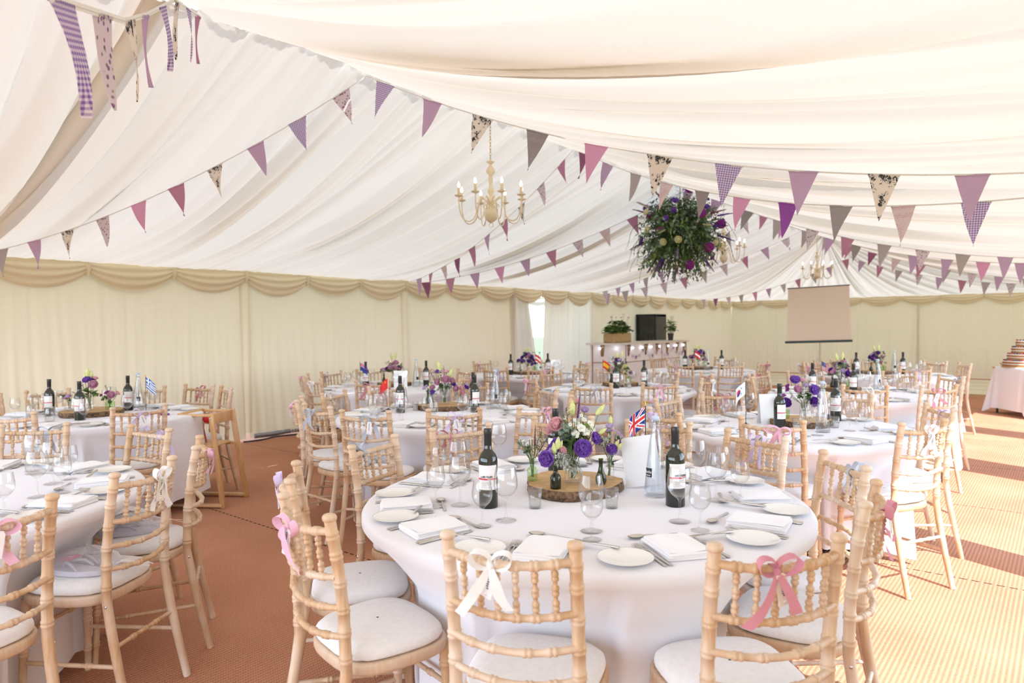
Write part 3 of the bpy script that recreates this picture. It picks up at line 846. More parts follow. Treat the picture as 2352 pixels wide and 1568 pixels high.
def vase(x, y, z, kind, colr, label, group=None):
    return tag(obj('vase', vase_me(kind, colr), None, (x, y, z)), label, 'vase', group)

# ------------------------------------------------------------------ flags on sticks
FM = dict(r=simple('flag_red', (.70, .03, .03), .8), b=simple('flag_blue', (.02, .04, .25), .8), w=simple('flag_white', (.84, .84, .86), .8), y=simple('flag_yellow', (.85, .50, .02), .8), k=simple('flag_black', (.02, .02, .02), .8), l=simple('flag_sea_blue', (.03, .14, .45), .8))
def flag_col(kind, u, v):
    """u 0..1 from pole to fly, v 0..1 from top to bottom"""
    if kind == 'union':
        x, y = (u - .5) * 2, (v - .5) * 1.2
        if abs(x) < .10 or abs(y) < .10: return 'r'
        if abs(x) < .18 or abs(y) < .18: return 'w'
        d = abs(abs(x) * .6 - abs(y)) / 1.17
        return 'r' if d < .04 else 'w' if d < .11 else 'b'
    if kind == 'taegeuk':
        x, y = (u - .5) * 1.5, v - .5; r = math.hypot(x, y)
        if r < .25: return 'r' if y < .08 * math.sin(x * 12) else 'b'
        if .33 < r < .47 and abs(abs(y) - abs(x) * .66) < .09 and int(r * 40) % 2: return 'k'
        return 'w'
    if kind == 'redstars':
        for cx, cy, cr in ((.17, .25, .10), (.34, .10, .035), (.40, .20, .035), (.40, .33, .035), (.34, .43, .035)):
            dx, dy = (u - cx) * 1.5, v - cy; r = math.hypot(dx, dy); a = math.atan2(dx, -dy)
            if r < cr * (.65 + .35 * math.cos(5 * a)): return 'y'
        return 'r'
    if kind == 'greek':
        if u < .37 and v < .56:
            return 'w' if abs(u - .185) < .037 or abs(v - .28) < .056 else 'l'
        return 'l' if int(v * 9) % 2 == 0 else 'w'
    if kind == 'southern':
        if u < .5 and v < .5: return flag_col('union', u * 2, v * 2)
        for cx, cy in ((.75, .2), (.65, .42), (.85, .38), (.75, .78)):
            if math.hypot((u - cx) * 1.6, v - cy) < .055: return 'r'
        return 'b'
    if kind == 'spain':
        if math.hypot((u - .3) * 1.5, v - .5) < .11: return 'r' if (int(u * 40) + int(v * 40)) % 2 else 'y'
        return 'y' if .25 < v < .75 else 'r'
    if kind == 'redwhite': return 'w' if .33 < v < .67 else 'r'
    if kind == 'usa':
        if u < .4 and v < .54: return 'w' if (int(u * 30) % 3 == 1 and int(v * 26) % 3 == 1) else 'b'
        return 'r' if int(v * 13) % 2 == 0 else 'w'
    return 'r'
def flag(x, y, z, kind, label, rz, h=.26, fw=.13, droop=.6):
    t = thing('table_flag', label, 'flag', (x, y, z), rz)
    mb = MB(); mb.lathe([(0, 0), (.022, 0), (.022, .004), (.008, .008), (.0035, .014), (0, .014)], 14); obj('base', mb.mesh('base', M_BLACK), t)
    mb = MB(); mb.tube([(0, 0, .01), (0, 0, h)], .0022, 6); obj('pole', mb.mesh('pole', M_BLACK if kind != 'redstars' else M_CARD), t)
    mb = MB(); mb.lathe([(0, h - .003), (.0035, h), (.004, h + .008), (0, h + .022)], 8); obj('finial', mb.mesh('finial', FM['y']), t)
    keys = list(FM); mb = MB(); nu, nv = 36, 26; P = []; fh = .088
    for j in range(nv + 1):
        v = j / nv; row = []
        for i in range(nu + 1):
            u = i / nu
            row.append(V((fw * u * (1 - .45 * droop * u) + .003, .010 * math.sin(u * 7 + v * 2) * u, h - .004 - fh * v - droop * .075 * u * (1 + .2 * v))))
        P.append(row)
    for j in range(nv):
        for i in range(nu):
            mb.add([P[j][i], P[j][i + 1], P[j + 1][i + 1], P[j + 1][i]], [(0, 1, 2, 3)], keys.index(flag_col(kind, (i + .5) / nu, (j + .5) / nv)))
    obj('flag_cloth', mb.mesh('flag_cloth', [FM[k] for k in keys]), t)
    return t

# ------------------------------------------------------------------ tables
ZT = .745
TN = dict(T1='the Union flag table', T2='the purple bouquet table', T3='the red flag table', T4='the flip-flop side table', T5='the blue-striped flag table',
          T6='the navy flag table', T7='the yellow-striped flag table', T8='the table before the doorway', T9='the table past the bar', T10='the stars flag table', T11='the table nearest the dance floor')
TABLES = dict(
 T1=((-1.51, 2.295), .86, [((-1.07, 1.30), 112, 'white'), ((-.54, 1.68), 140, 'rose'), ((-.47, 2.35), -174, 'rose'), ((-.67, 2.86), -140, 'grey'), ((-1.16, 3.28), -109, 'lilac'), ((-1.73, 3.39), -73, 'lilac'),
     ((-2.26, 3.24), -52, 'white'), ((-2.49, 2.63), -21, 'rose'), ((-2.51, 2.06), 14, 'grey'), ((-2.22, 1.44), 53, 'lilac'), ((-1.76, 1.18), 79, 'pink')]),
 T2=((-1.42, 4.70), .76, [((-1.27, 3.84), 93, 'pink'), ((-.59, 4.20), 152, 'white'), ((-.62, 5.05), -147, 'lilac'), ((-2.26, 4.58), -3, 'grey'), ((-2.11, 5.22), -43, 'rose'), ((-1.27, 5.56), -98, 'peach'), ((-1.93, 3.85), 59, 'lilac')]),
 T3=((-3.85, 3.85), .82, [((-3.99, 2.78), 86, 'grey'), ((-4.50, 2.98), 50, 'pink'), ((-4.74, 3.47), 20, 'white'), ((-3.46, 2.77), 113, 'grey'), ((-3.06, 3.17), 140, 'lilac'), ((-2.74, 3.64), 170, 'pink'),
     ((-3.47, 4.74), -113, 'grey'), ((-3.00, 4.42), -146, 'rose'), ((-4.81, 4.09), -14, 'pink'), ((-4.35, 4.72), -60, 'pink')]),
 T4=((-3.66, .58), .86, [((-2.78, 1.15), -149, 'white'), ((-3.17, 1.55), -119, 'pink'), ((-2.48, .59), -170, 'pink'), ((-3.85, 1.62), -80, 'lilac'), ((-4.52, 1.28), -41, 'grey')]),
 T5=((-6.12, 2.15), .80, [((-5.00, 2.04), 173, 'lilac'), ((-6.45, 3.18), -70, 'rose'), ((-5.95, 3.18), -104, 'white'), ((-5.34, 1.37), 128, 'none'), ((-6.95, 1.60), 28, 'none'), ((-7.10, 2.12), 2, 'pink'), ((-6.70, 2.79), -40, 'none')]),
 T6=((-6.1, 5.3), .82, [((-5.40, 4.42), 128, 'rose'), ((-6.25, 4.32), 81, 'white'), ((-6.78, 4.58), 47, 'pink'), ((-7.08, 5.15), 9, 'lilac'), ((-7.01, 5.69), -24, 'none'), ((-6.43, 6.23), -71, 'rose'), ((-5.14, 5.54), -166, 'pink'), ((-5.85, 6.26), -105, 'none')]),
 T7=((-3.78, 6.45), .82, [((-3.36, 5.30), 120, 'grey'), ((-2.93, 5.78), 140, 'pink'), ((-4.35, 5.65), 56, 'pink'), ((-4.76, 6.59), -8, 'none'), ((-3.69, 7.44), -95, 'none'), ((-3.05, 7.12), -137, 'rose'), ((-2.80, 6.55), -174, 'white'), ((-4.35, 7.26), -55, 'none')]),
 T8=((-6.1, 7.75), .82, [((-5.32, 7.14), 142, 'pink'), ((-5.81, 6.80), 107, 'lilac'), ((-7.07, 7.96), -12, 'pink'), ((-6.3, 8.72), -79, 'none'), ((-5.11, 7.78), 180, 'none'), ((-5.57, 8.58), -123, 'pink')]),
 T9=((-4.35, 9.9), .82, [((-4.15, 8.80), 100, 'pink'), ((-3.55, 9.10), 135, 'none'), ((-5.25, 10.31), -24, 'none'), ((-3.36, 9.83), 176, 'rose'), ((-4.35, 10.89), -90, 'white'), ((-4.97, 10.68), -52, 'none')]),
 T10=((-1.6, 7.35), .82, [((-1.33, 6.39), 106, 'white'), ((-.83, 6.72), 140, 'rose'), ((-.89, 8.04), -136, 'grey'), ((-1.40, 8.33), -101, 'none'), ((-2.58, 7.47), -7, 'rose'), ((-2.50, 6.93), 25, 'grey'), ((-2.32, 8.03), -43, 'none')]),
 T11=((-1.9, 10.2), .82, [((-1.4, 9.35), 120, 'lilac'), ((-1.42, 11.07), -119, 'white'), ((-1.03, 10.66), -152, 'pink'), ((-2.78, 10.66), -28, 'none'), ((-2.85, 9.95), 15, 'lilac'), ((-2.58, 9.48), 46, 'pink'), ((-2.32, 11.1), -65, 'none')]))
ORD = 'first second third fourth fifth sixth seventh eighth ninth tenth eleventh twelfth'.split()
def cloth_mesh(Rt, limits, seed):
    rr = random.Random(seed); n = 220; f1 = rr.uniform(0, 6); f2 = rr.uniform(0, 6); k1 = rr.choice((9, 10, 11)); zb = .10; mb = MB(); P = []
    P.append([V((0, 0, ZT + .004))] * n)
    rings = [(.3, 0), (.6, 0), (.85, 0), (.95, 0), (.985, .001), (1.0, .006), (1.008, .016)]
    for q, d in rings: P.append([V((q * Rt * math.cos(2 * PI * i / n), q * Rt * math.sin(2 * PI * i / n), ZT + .004 - d)) for i in range(n)])
    m = 24
    for k in range(1, m + 1):
        t = k / m; row = []
        for i in range(n):
            a = 2 * PI * i / n
            corner = .5 + .5 * math.cos(4 * a + f1)
            zend = zb + .05 * math.sin(3 * a + f2) - .05 * corner
            z = lerp(ZT - .012, zend, t)
            w = math.sin(k1 * a + f1 + .7 * math.sin(3 * a + f2)) * .62 + math.sin(2.0 * k1 * a * .5 + 5 * math.sin(a) + f2) * .25
            amp = .010 + .075 * t ** 1.2
            r = Rt * 1.008 + amp * (.35 + w) + .02 * t
            for ca, half, lim in limits:
                da = abs((a - ca + PI) % (2 * PI) - PI)
                g = 1 if da < half else max(0, 1 - (da - half) / .12)
                if g <= 0: continue
                g = g * g * (3 - 2 * g)
                kz = min(1, max(0, (ZT - .04 - z) / (ZT - .04 - .52)))
                tgt = lerp(Rt * 1.008, lim, kz ** .8)
                if tgt < r: r = lerp(r, tgt, g)
            row.append(V((r * math.cos(a), r * math.sin(a), max(.012, z))))
        P.append(row)
    mb.grid(P, cu=True)
    return mb.mesh('tablecloth', M_CLOTH)
def make_table(key):
    (cx, cy), Rt, chairs = TABLES[key]
    t = thing('round_table', 'round folding table under the white cloth of ' + TN[key][4:], 'table', (cx, cy, 0), .4 * len(key) + cx, 'round banquet tables')
    mb = MB(); mb.lathe([(0, ZT - .024), (Rt * .972, ZT - .024), (Rt * .978, ZT - .012), (Rt * .972, ZT), (0, ZT)], 48); obj('table_top', mb.mesh('table_top', M_BEECH), t)
    for sx in (-1, 1):
        mb = MB(); x = sx * .27
        mb.tube([(x, -.24, .02), (x, -.20, ZT - .03)], .014, 8); mb.tube([(x, .24, .02), (x, .20, ZT - .03)], .014, 8); mb.tube([(x, -.28, .015), (x, .28, .015)], .014, 8); mb.tube([(x, -.22, .35), (x, .22, .35)], .010, 8)
        obj('leg', mb.mesh('leg', M_BLACK), t)
    lim = []
    for (mx, my), deg, col in chairs:
        a = math.radians(deg); fx, fy = mx + math.cos(a) * (.24 + .185) - cx, my + math.sin(a) * (.24 + .185) - cy
        r = math.hypot(fx, fy)
        th = math.atan2(my - cy, mx - cx)
        if r < Rt + .02: lim.append((th, .19 / max(.4, r), max(.37, r - .012)))
    c = obj('tablecloth', cloth_mesh(Rt, lim, int(key[1:]) * 3), None, (cx, cy, 0))
    tag(c, 'white floor-length linen cloth on ' + TN[key], 'tablecloth', 'white tablecloths')
for k in TABLES: make_table(k)
# order the places clockwise (seen from above) from the one closest to the camera
PLACES = {}
for key, ((cx, cy), Rt, chairs) in TABLES.items():
    cam_a = math.atan2(-cy, -cx)
    order = sorted(chairs, key=lambda c: (cam_a - math.atan2(c[0][1] - cy, c[0][0] - cx) + .35) % (2 * PI))
    PLACES[key] = order
CI = 0
for key, order in PLACES.items():
    for i, ((mx, my), deg, col) in enumerate(order):
        lb = ('limewashed chair with ' + BOWN[col] + ' bow' if col != 'none' else 'limewashed chair without visible bow') + ', ' + ORD[i] + ' clockwise from camera, ' + TN[key][4:]
        place_chair(mx, my, deg, col, lb, 'limewashed banquet chairs', CI, 0 if (key, col) in (('T1', 'rose'), ('T4', 'white')) else 1); CI += 1

# ------------------------------------------------------------------ place settings
ZP = ZT + .0045
def item(name, me, x, y, z, rz, label, cat, group=None, rx=0, ry=0):
    return tag(obj(name, me, None, (x, y, z), (rx, ry, rz)), label, cat, group)
GL_SKIP = ('T1', 'T2')
for key, order in PLACES.items():
    (cx, cy), Rt, _ = TABLES[key]; rr = random.Random(key)
    far = key in ('T6', 'T8', 'T9', 'T11')
    for i, ((mx, my), deg, col) in enumerate(order):
        th = math.atan2(my - cy, mx - cx); er = V((math.cos(th), math.sin(th))); el = V((er.y, -er.x)); tail = ', ' + ORD[i] + ' place clockwise from camera, ' + TN[key][4:]
        def at(r, l): p = V((cx, cy)) + er * r + el * l; return p.x, p.y
        fa = th + PI / 2        # objects' +y points to the table centre
        x, y = at(Rt - .16, 0); na = fa + rr.uniform(-.15, .15)
        item('napkin', TW['napkin'][i % 3], x, y, ZP, na, 'folded white linen napkin' + tail, 'napkin', 'folded napkins')
        x, y = at(Rt - .125, .195)
        item('side_plate', TW['plate'], x, y, ZP, 0, 'white side plate' + tail, 'plate', 'side plates')
        x2, y2 = at(Rt - .19, .18)
        item('butter_knife', TW['butter'], x2, y2, ZP + .0165, fa + rr.choice((.5, -.4, 1.3, .9)) + rr.uniform(-.2, .2), 'butter knife on the plate' + tail, 'knife', 'butter knives')
        bx = item
        if not far or i % 2 == 0:
            for q, (nm, l) in enumerate((('table_fork', .090), ('dinner_fork', .108))):
                x, y = at(Rt - .045, l); item(nm, TW['fork'], x, y, ZP, fa + rr.uniform(-.06, .06), ('inner fork' if q == 0 else 'outer fork') + tail, 'fork', 'table forks')
            for q, (nm, l) in enumerate((('table_knife', -.088), ('dinner_knife', -.104))):
                x, y = at(Rt - .045, l); item(nm, TW['knife'], x, y, ZP, fa + rr.uniform(-.06, .06), ('inner knife' if q == 0 else 'outer knife') + tail, 'knife', 'table knives')
        if not far:
            x, y = at(Rt - .30, -.09); item('dessert_spoon', TW['spoon'], x, y, ZP, fa + PI / 2 + rr.uniform(-.3, .3), 'dessert spoon above the napkin' + tail, 'spoon', 'dessert spoons')
        if key not in GL_SKIP:
            x, y = at(Rt - .34 + rr.uniform(-.03, .03), -.11); item('wine_glass', TW['big'], x, y, ZP, rr.uniform(0, 6), 'large empty wine glass' + tail, 'wine glass', 'large wine glasses')
            x, y = at(Rt - .29 + rr.uniform(-.03, .03), -.185); item('wine_glass', TW['small'], x, y, ZP, rr.uniform(0, 6), 'small empty wine glass' + tail, 'wine glass', 'small wine glasses')
GL1 = [('small', -1.869, 1.830, 'small wine glass by the spoon, beside the chair with the lilac bow'), ('big', -1.813, 1.905, 'large wine glass behind the small one, Union flag table, lilac bow side'), ('big', -2.057, 2.149, 'large wine glass in front of the grey-bow chair, Union flag table'),
       ('small', -2.157, 2.130, 'small wine glass in front of the grey-bow chair, Union flag table'), ('small', -1.557, 1.745, 'small wine glass in front of the bottle showing its front label'), ('big', -1.539, 1.850, 'large wine glass partly covering the bottle with the front label'),
       ('big', -2.244, 2.646, 'large wine glass behind the foremost wine bottle on the Union flag table'), ('big', -1.230, 1.925, 'large wine glass standing in front of the log slice'), ('small', -1.178, 1.848, 'small wine glass closest to the white-bow chair'),
       ('big', -1.045, 2.206, 'large wine glass overlapping the bottle beside the water bottle'), ('small', -.946, 2.150, 'small wine glass beside the napkin of the rose-bow chair'), ('big', -1.060, 2.562, 'large wine glass in front of the grey-bow sunlit chair'),
       ('small', -1.165, 2.877, 'small wine glass at the back of the cluster behind the bottle'), ('big', -1.240, 2.780, 'large wine glass at the back of the cluster beside the wine bottle'), ('small', -.979, 2.600, 'small wine glass outermost of the cluster by the grey-bow chair'), ('big', -1.661, 3.15, 'large wine glass seen behind the water bottle, Union flag table')]
for kd, x, y, l in GL1: item('wine_glass', TW[kd], x, y, ZP, 0, l, 'wine glass', 'wine glasses on the Union flag table')
GL2 = [('big', -1.077, 4.754, 'large wine glass between candle and plates, purple bouquet table'), ('small', -1.000, 4.80, 'small wine glass on the sunny side of the purple bouquet table'), ('big', -1.190, 4.445, 'large wine glass overlapping the water bottle, purple bouquet table'), ('small', -1.24, 4.37, 'small wine glass in front of the water bottle, purple bouquet table'),
       ('big', -1.251, 5.083, 'large wine glass behind the candle, purple bouquet table'), ('small', -1.89, 4.727, 'small wine glass beside the white flag, outermost'), ('big', -1.745, 4.43, 'large wine glass in front of the white flag, purple bouquet table'), ('small', -1.65, 4.40, 'small wine glass in front of the white flag, purple bouquet table'), ('big', -1.80, 4.95, 'large wine glass behind the white flag, purple bouquet table')]
for kd, x, y, l in GL2: item('wine_glass', TW[kd], x, y, ZP, 0, l, 'wine glass', 'wine glasses on the purple bouquet table')

def text(parent, body, size, loc, rot, mat, name='lettering', ext=.0002):
    cu = bpy.data.curves.new(name, 'FONT'); cu.body = body; cu.size = size; cu.align_x = 'CENTER'; cu.extrude = ext
    o = bpy.data.objects.new(name, cu)
    me = bpy.data.meshes.new_from_object(o); bpy.data.objects.remove(o); bpy.data.curves.remove(cu)
    me.materials.clear(); me.materials.append(mat)
    return obj(name, me, parent, loc, rot)
WINE0 = None
def wine(x, y, facing, label, txt=False, z=ZP):
    """facing = world angle the label looks towards"""
    t = thing('wine_bottle', label, 'wine bottle', (x, y, z), facing, 'bottles of red wine')
    obj('bottle_glass', TW['wbody'], t); obj('capsule', TW['wcap'], t); l = obj('label', TW['wlabel'], t); b = obj('red_band', TW['wband'], l); obj('small_print', TW['wprint'], l)
    if txt:
        text(l, 'LUIS FELIPE', .0095, (.0362, 0, .1185), (PI / 2, 0, PI / 2), M_INK, ext=.0014); text(l, 'MERLOT', .0062, (.0364, .014, .1100), (PI / 2, 0, PI / 2), M_LABEL, ext=.0014)
    return t
def water(x, y, facing, label, txt=False, z=ZP):
    t = thing('water_bottle', label, 'water bottle', (x, y, z), facing, 'swing-top water bottles')
    obj('bottle_glass', TW['dbody'], t); obj('stopper', TW['dstop'], t); obj('wire_clip', TW['dwire'], t); l = obj('label', TW['dlabel'], t); l['label'] = 'black square label'
    if txt: text(l, 'belu', .017, (.0398, 0, .098), (PI / 2, 0, PI / 2), M_LABEL, ext=.0022); text(l, 'water', .009, (.0398, 0, .087), (PI / 2, 0, PI / 2), M_LABEL, ext=.0022)
    return t
def candle(x, y, label, z=ZP):
    t = thing('candle_holder', label, 'candle', (x, y, z), 0, 'glass candle holders'); obj('holder', TW['tumbler'], t); obj('wax', TW['wax'], t)['label'] = 'white wax tea candle'; return t
def log(x, y, rz, label, z=ZP, s=1): o = item('log_slice', TW['log'], x, y, z, rz, label, 'log slice', 'log slice centrepieces'); o.scale = (s, s, 1); return o
def card_mesh(w, h, sp):
    mb = MB(); th = .0016
    for sg in (-1, 1):
        A = [[V((x, sg * sp * (1 - k), h * k)) for x in (-w, w)] for k in (0, .5, 1)]
        B = [[V((x, sg * (sp * (1 - k) + th), h * k)) for x in (w, -w)] for k in (0, .5, 1)]
        mb.grid(A, 0, smooth=False); mb.grid(B, 0, smooth=False)
        for i in range(2):
            mb.add([A[i][0], A[i + 1][0], B[i + 1][1], B[i][1]], [(0, 1, 2, 3)], 0, False); mb.add([A[i][1], A[i + 1][1], B[i + 1][0], B[i][0]], [(0, 1, 2, 3)], 0, False)
    mb.grid([[V((x, y, h)) for x in (-w, w)] for y in (-th, th)], 0, smooth=False)
    return mb.mesh('table_card', M_CARD)
TW['card'] = card_mesh(.075, .205, .035)
def tcard(x, y, rz, label, lean=0): return item('table_card', TW['card'], x, y, ZP, rz, label, 'card', 'white table plan cards', 0, lean)
CAMA = lambda x, y: math.atan2(-y, -x)

# --- Union flag table
log(-1.605, 2.368, .5, 'sawn log slice carrying the vases on the Union flag table')
ZL = ZP + .042
wine(-1.713, 1.956, CAMA(-1.71, 1.95) - .15, 'red wine bottle with its front label showing, beside the candle holder, Union flag table', True)
wine(-1.155, 2.40, CAMA(-1.15, 2.4) + .55, 'red wine bottle standing next to the water bottle on the Union flag table', True)
wine(-1.87, 2.62, CAMA(-1.9, 2.6) - .1, 'red wine bottle half hidden behind the flowers, back label showing, Union flag table')
water(-1.283, 2.489, CAMA(-1.28, 2.49) - .75, 'clear swing-top water bottle with black label on the Union flag table', True)
candle(-1.559, 2.048, 'glass candle holder beside the front-labelled wine bottle'); candle(-1.329, 2.222, 'glass candle holder behind the two stacked-looking wine glasses')
tcard(-1.39, 2.60, .45, 'large white folded card leaning beside the flowers on the Union flag table', -.16)
bpy.context.scene.objects['table_card'].location.z += .013
flag(-1.44, 2.70, ZP, 'union', 'small Union flag on a black stick behind the water bottle', PI + .72, .335, .12, .9)
vase(-1.735, 2.262, ZL, 'bottle', 'green', 'small pale green glass bottle holding rosemary and lavender'); vase(-1.575, 2.205, ZL, 'bottle', 'dark', 'small dark green bottle at the front edge of the log slice')
vase(-1.590, 2.345, ZL, 'jar', 'clear', 'clear jar holding the tall bouquet on the Union flag table'); vase(-1.492, 2.475, ZL, 'bottle', 'clear', 'clear glass bottle with the purple posy beside the white card'); vase(-1.470, 2.375, ZL, 'bud', 'dark', 'round-bodied dark green bottle behind the tall wine glass')
RZ1 = math.radians(39.1)     # local x = image right, local -y = towards camera
bouquet((-1.590, 2.345, ZL + .004), 'tall bouquet of purple lisianthus, white phlox and a pink rose, Union flag table',
  [('purple', .035, -.070, .145, 1.15, (.05, -.9, .25)), ('purple', -.055, -.035, .150, 1.0, (-.6, -.6, .3)), ('purple', -.075, -.01, .125, .9, (-.8, -.4, .1)), ('purple', .085, -.01, .175, .85, (.7, -.5, .3)), ('rosyrose', -.060, .02, .228, 1.15, (-.3, -.8, .4)), ('rosyrose', -.085, .035, .205, .8, (-.6, -.6, .3)),
   ('phlox', .035, -.035, .222, 1.15, (.1, -.8, .5)), ('phlox', .010, -.045, .200, 1.1, (0, -.9, .3)), ('phlox', .055, -.025, .205, 1, (.3, -.8, .4)), ('phlox', .075, .0, .235, 1, (.4, -.5, .6)), ('phlox', .050, .01, .25, .9, (.2, -.5, .8)), ('phlox', .085, .01, .21, 1, (.5, -.6, .4)), ('phlox', .02, .0, .235, .9, (0, -.6, .6)),
   ('daisy', -.010, -.03, .238, 1.1, (0, -1, .2)), ('daisy', .01, -.02, .255, 1, (0, -1, .4)), ('daisy', -.03, 0, .262, 1, (0, -1, .3)), ('daisy', .04, 0, .272, 1, (.2, -1, .3)), ('bud', .115, .02, .285, 1.4), ('bud', .005, .03, .29, 1.5), ('bud', .12, .0, .20, 1.1), ('lav', .020, -.005, .235, 1, (.12, 0, 1)), ('lilacrose', .055, .03, .285, .8, (.1, -.6, .8))],
  [('ros', -.025, 0, .30, 26, .028), ('ros', -.04, .01, .27, 22, .026), ('euc', -.03, -.045, .235, 12, .036), ('euc', -.01, -.04, .20, 12, .036), ('euc', -.05, -.03, .215, 10, .036), ('leaf', -.01, -.06, .16, 10, .045), ('leaf', .04, -.01, .19, 10, .04), ('leafl', .07, 0, .225, 12, .028), ('leaf', -.06, .0, .16, 10, .05), ('silv', -.015, -.075, .06, 22, .032), ('silv', .015, -.075, .045, 20, .030), ('silv', -.03, -.07, .075, 18, .03)], 3, None, .02, .1, RZ1)
bouquet((-1.735, 2.262, ZL + .004), 'posy of rosemary, chamomile and lavender in the pale green bottle', [('lav', .01, -.005, .12, .85, (.05, 0, 1)), ('lav', .02, .01, .10, .6, (.5, 0, .8)), ('daisy', -.02, -.02, .155, 1), ('daisy', -.035, -.015, .165, 1), ('daisy', -.05, 0, .17, .9), ('daisy', -.012, 0, .168, .9), ('daisy', 0, -.015, .172, .8)],
  [('ros', .04, 0, .19, 26, .022), ('ros', .06, .0, .16, 22, .022), ('silv', -.015, -.02, .13, 12, .026), ('euc', -.06, 0, .15, 10, .022), ('leaf', -.02, -.01, .13, 8, .026), ('ros', .02, -.01, .14, 18, .02)], 4, None, .008, .088, RZ1)
bouquet((-1.575, 2.205, ZL + .004), 'posy with one purple lisianthus and pale buds in the dark green bottle', [('purple', -.030, -.025, .120, 1.0, (-.45, -.8, .15)), ('lilacrose', -.01, 0, .140, .8), ('rosyrose', .025, .005, .145, .65, (.4, -.7, .5)), ('bud', .008, -.01, .170, 1.3), ('bud', -.005, -.01, .150, 1.2), ('bud', .02, 0, .165, .9)],
  [('silv', .03, -.02, .125, 14, .028), ('silv', .045, -.01, .11, 14, .026), ('silv', .01, -.03, .105, 12, .026)], 5, None, .008, .088, RZ1)
bouquet((-1.492, 2.475, ZL + .004), 'posy of violet and lime flowers with silver foliage in the clear bottle', [('purple', .005, -.025, .125, .75, (.1, -.9, .3)), ('purple', -.025, -.01, .145, .6), ('lphlox', .03, 0, .195, 1.2), ('lphlox', .045, .005, .185, 1.2), ('lphlox', .03, .01, .175, 1.1), ('lphlox', .055, 0, .175, 1), ('magenta', .035, -.01, .15, .8), ('bud', .025, -.02, .14, 1.2), ('bud', .035, -.02, .13, 1.2), ('lilacrose', 0, .02, .19, .9), ('lilacrose', .005, .01, .21, .8), ('bud', .01, .02, .235, 1)],
  [('silv', -.03, -.03, .165, 16, .028), ('silv', -.01, -.03, .175, 16, .028), ('silv', .01, -.035, .11, 12, .026), ('leaf', .05, .01, .16, 8, .025)], 6, None, .008, .088, RZ1)

# --- purple bouquet table
log(-1.406, 4.857, 1.0, 'sawn log slice on the purple bouquet table')
wine(-1.455, 4.560, CAMA(-1.45, 4.5) + .75, 'red wine bottle between white card and purple flowers'); wine(-1.27, 5.20, CAMA(-1.3, 5.2), 'red wine bottle hidden behind the purple bouquet')
water(-1.203, 4.607, CAMA(-1.2, 4.6) + 1.2, 'tall swing-top water bottle reflecting the tent, purple bouquet table')
candle(-1.36, 4.60, 'glass candle holder in front of the log slice, purple bouquet table'); candle(-1.186, 4.84, 'glass candle holder standing apart on the purple bouquet table')
tcard(-1.60, 4.80, .75, 'white folded card standing behind the wine bottle, purple bouquet table')
flag(-1.715, 4.66, ZP, 'taegeuk', 'small white flag with red and blue circle on a stick', PI + .75, .30, .12, .95)
vase(-1.50, 4.80, ZL, 'tub', 'green', 'squat green glass tub holding one violet flower'); vase(-1.39, 4.88, ZL, 'jar', 'clear', 'clear jar holding the deep purple bouquet')
bouquet((-1.50, 4.80, ZL + .004), 'low posy of violet flowers in the green tub', [('dark', 0, -.015, .10, 1.1, (0, -.8, .4)), ('magenta', -.03, 0, .12, 1), ('magenta', .0, .01, .145, 1), ('lphlox', -.045, -.01, .11, 1), ('dark', .02, .01, .09, .8)], [('leaf', -.05, 0, .13, 8, .03), ('silv', .03, 0, .14, 8, .025)], 12, None, .015, .06, RZ1)
bouquet((-1.39, 4.88, ZL + .004), 'bouquet of four deep purple lisianthus with one pink rose', [('purple', -.075, -.02, .255, 1.05, (-.2, -.7, .6)), ('purple', .03, -.05, .195, 1.15, (.3, -.9, .2)), ('dark', .03, -.05, .115, 1.1, (.3, -.9, .1)), ('pinkrose', -.07, -.05, .20, .95, (-.2, -.9, .3)), ('purple', .045, 0, .20, .9, (.6, -.5, .3)), ('magenta', -.115, -.01, .215, 1), ('magenta', -.11, 0, .19, 1), ('rosyrose', -.01, .01, .245, 1), ('lilacrose', .0, -.02, .215, .9), ('phlox', .01, 0, .25, .8), ('lilacrose', .085, -.01, .145, .9), ('lphlox', -.09, -.01, .145, 1), ('daisy', -.02, -.05, .19, 1.2), ('daisy', -.015, -.05, .16, 1.2)],
  [('leaf', -.05, -.04, .17, 12, .04), ('leaf', .02, -.03, .15, 12, .04), ('euc', .07, 0, .13, 10, .03), ('leafl', .06, .0, .22, 10, .03), ('ros', .05, .02, .26, 18, .02), ('silv', .06, -.03, .09, 12, .03), ('leaf', .08, 0, .12, 10, .03)], 13, None, .02, .1, RZ1)

# --- red flag table
log(-4.076, 4.089, 2.0, 'sawn log slice on the red flag table')
wine(-4.198, 3.72, CAMA(-4.2, 3.7) - .35, 'red wine bottle beside the red flag'); wine(-3.728, 4.101, CAMA(-3.7, 4.1) + .6, 'red wine bottle to the far side of the pink roses, red flag table'); wine(-3.98, 4.36, CAMA(-4, 4.3), 'red wine bottle behind the pink roses, red flag table')
water(-3.78, 4.42, CAMA(-3.8, 4.4), 'swing-top water bottle beside the pink roses, red flag table'); candle(-4.20, 3.887, 'glass candle holder beside the log slice, red flag table, outer one'); candle(-4.00, 3.90, 'glass candle holder right before the log slice, red flag table')
flag(-4.44, 3.80, ZP, 'redstars', 'small red flag with yellow stars on a white stick', PI + .5, .27, .12, 1.0)
vase(-4.20, 4.03, ZL, 'bud', 'dark', 'slim green bud bottle on the red flag table'); vase(-4.07, 4.10, ZL, 'jar', 'clear', 'clear jar with the pink rose bouquet, red flag table'); vase(-4.13, 4.02, ZL, 'tub', 'clear', 'small clear tub with one pink rose, red flag table'); vase(-3.97, 4.17, ZL, 'tub', 'clear', 'clear tub with three pale roses, red flag table')
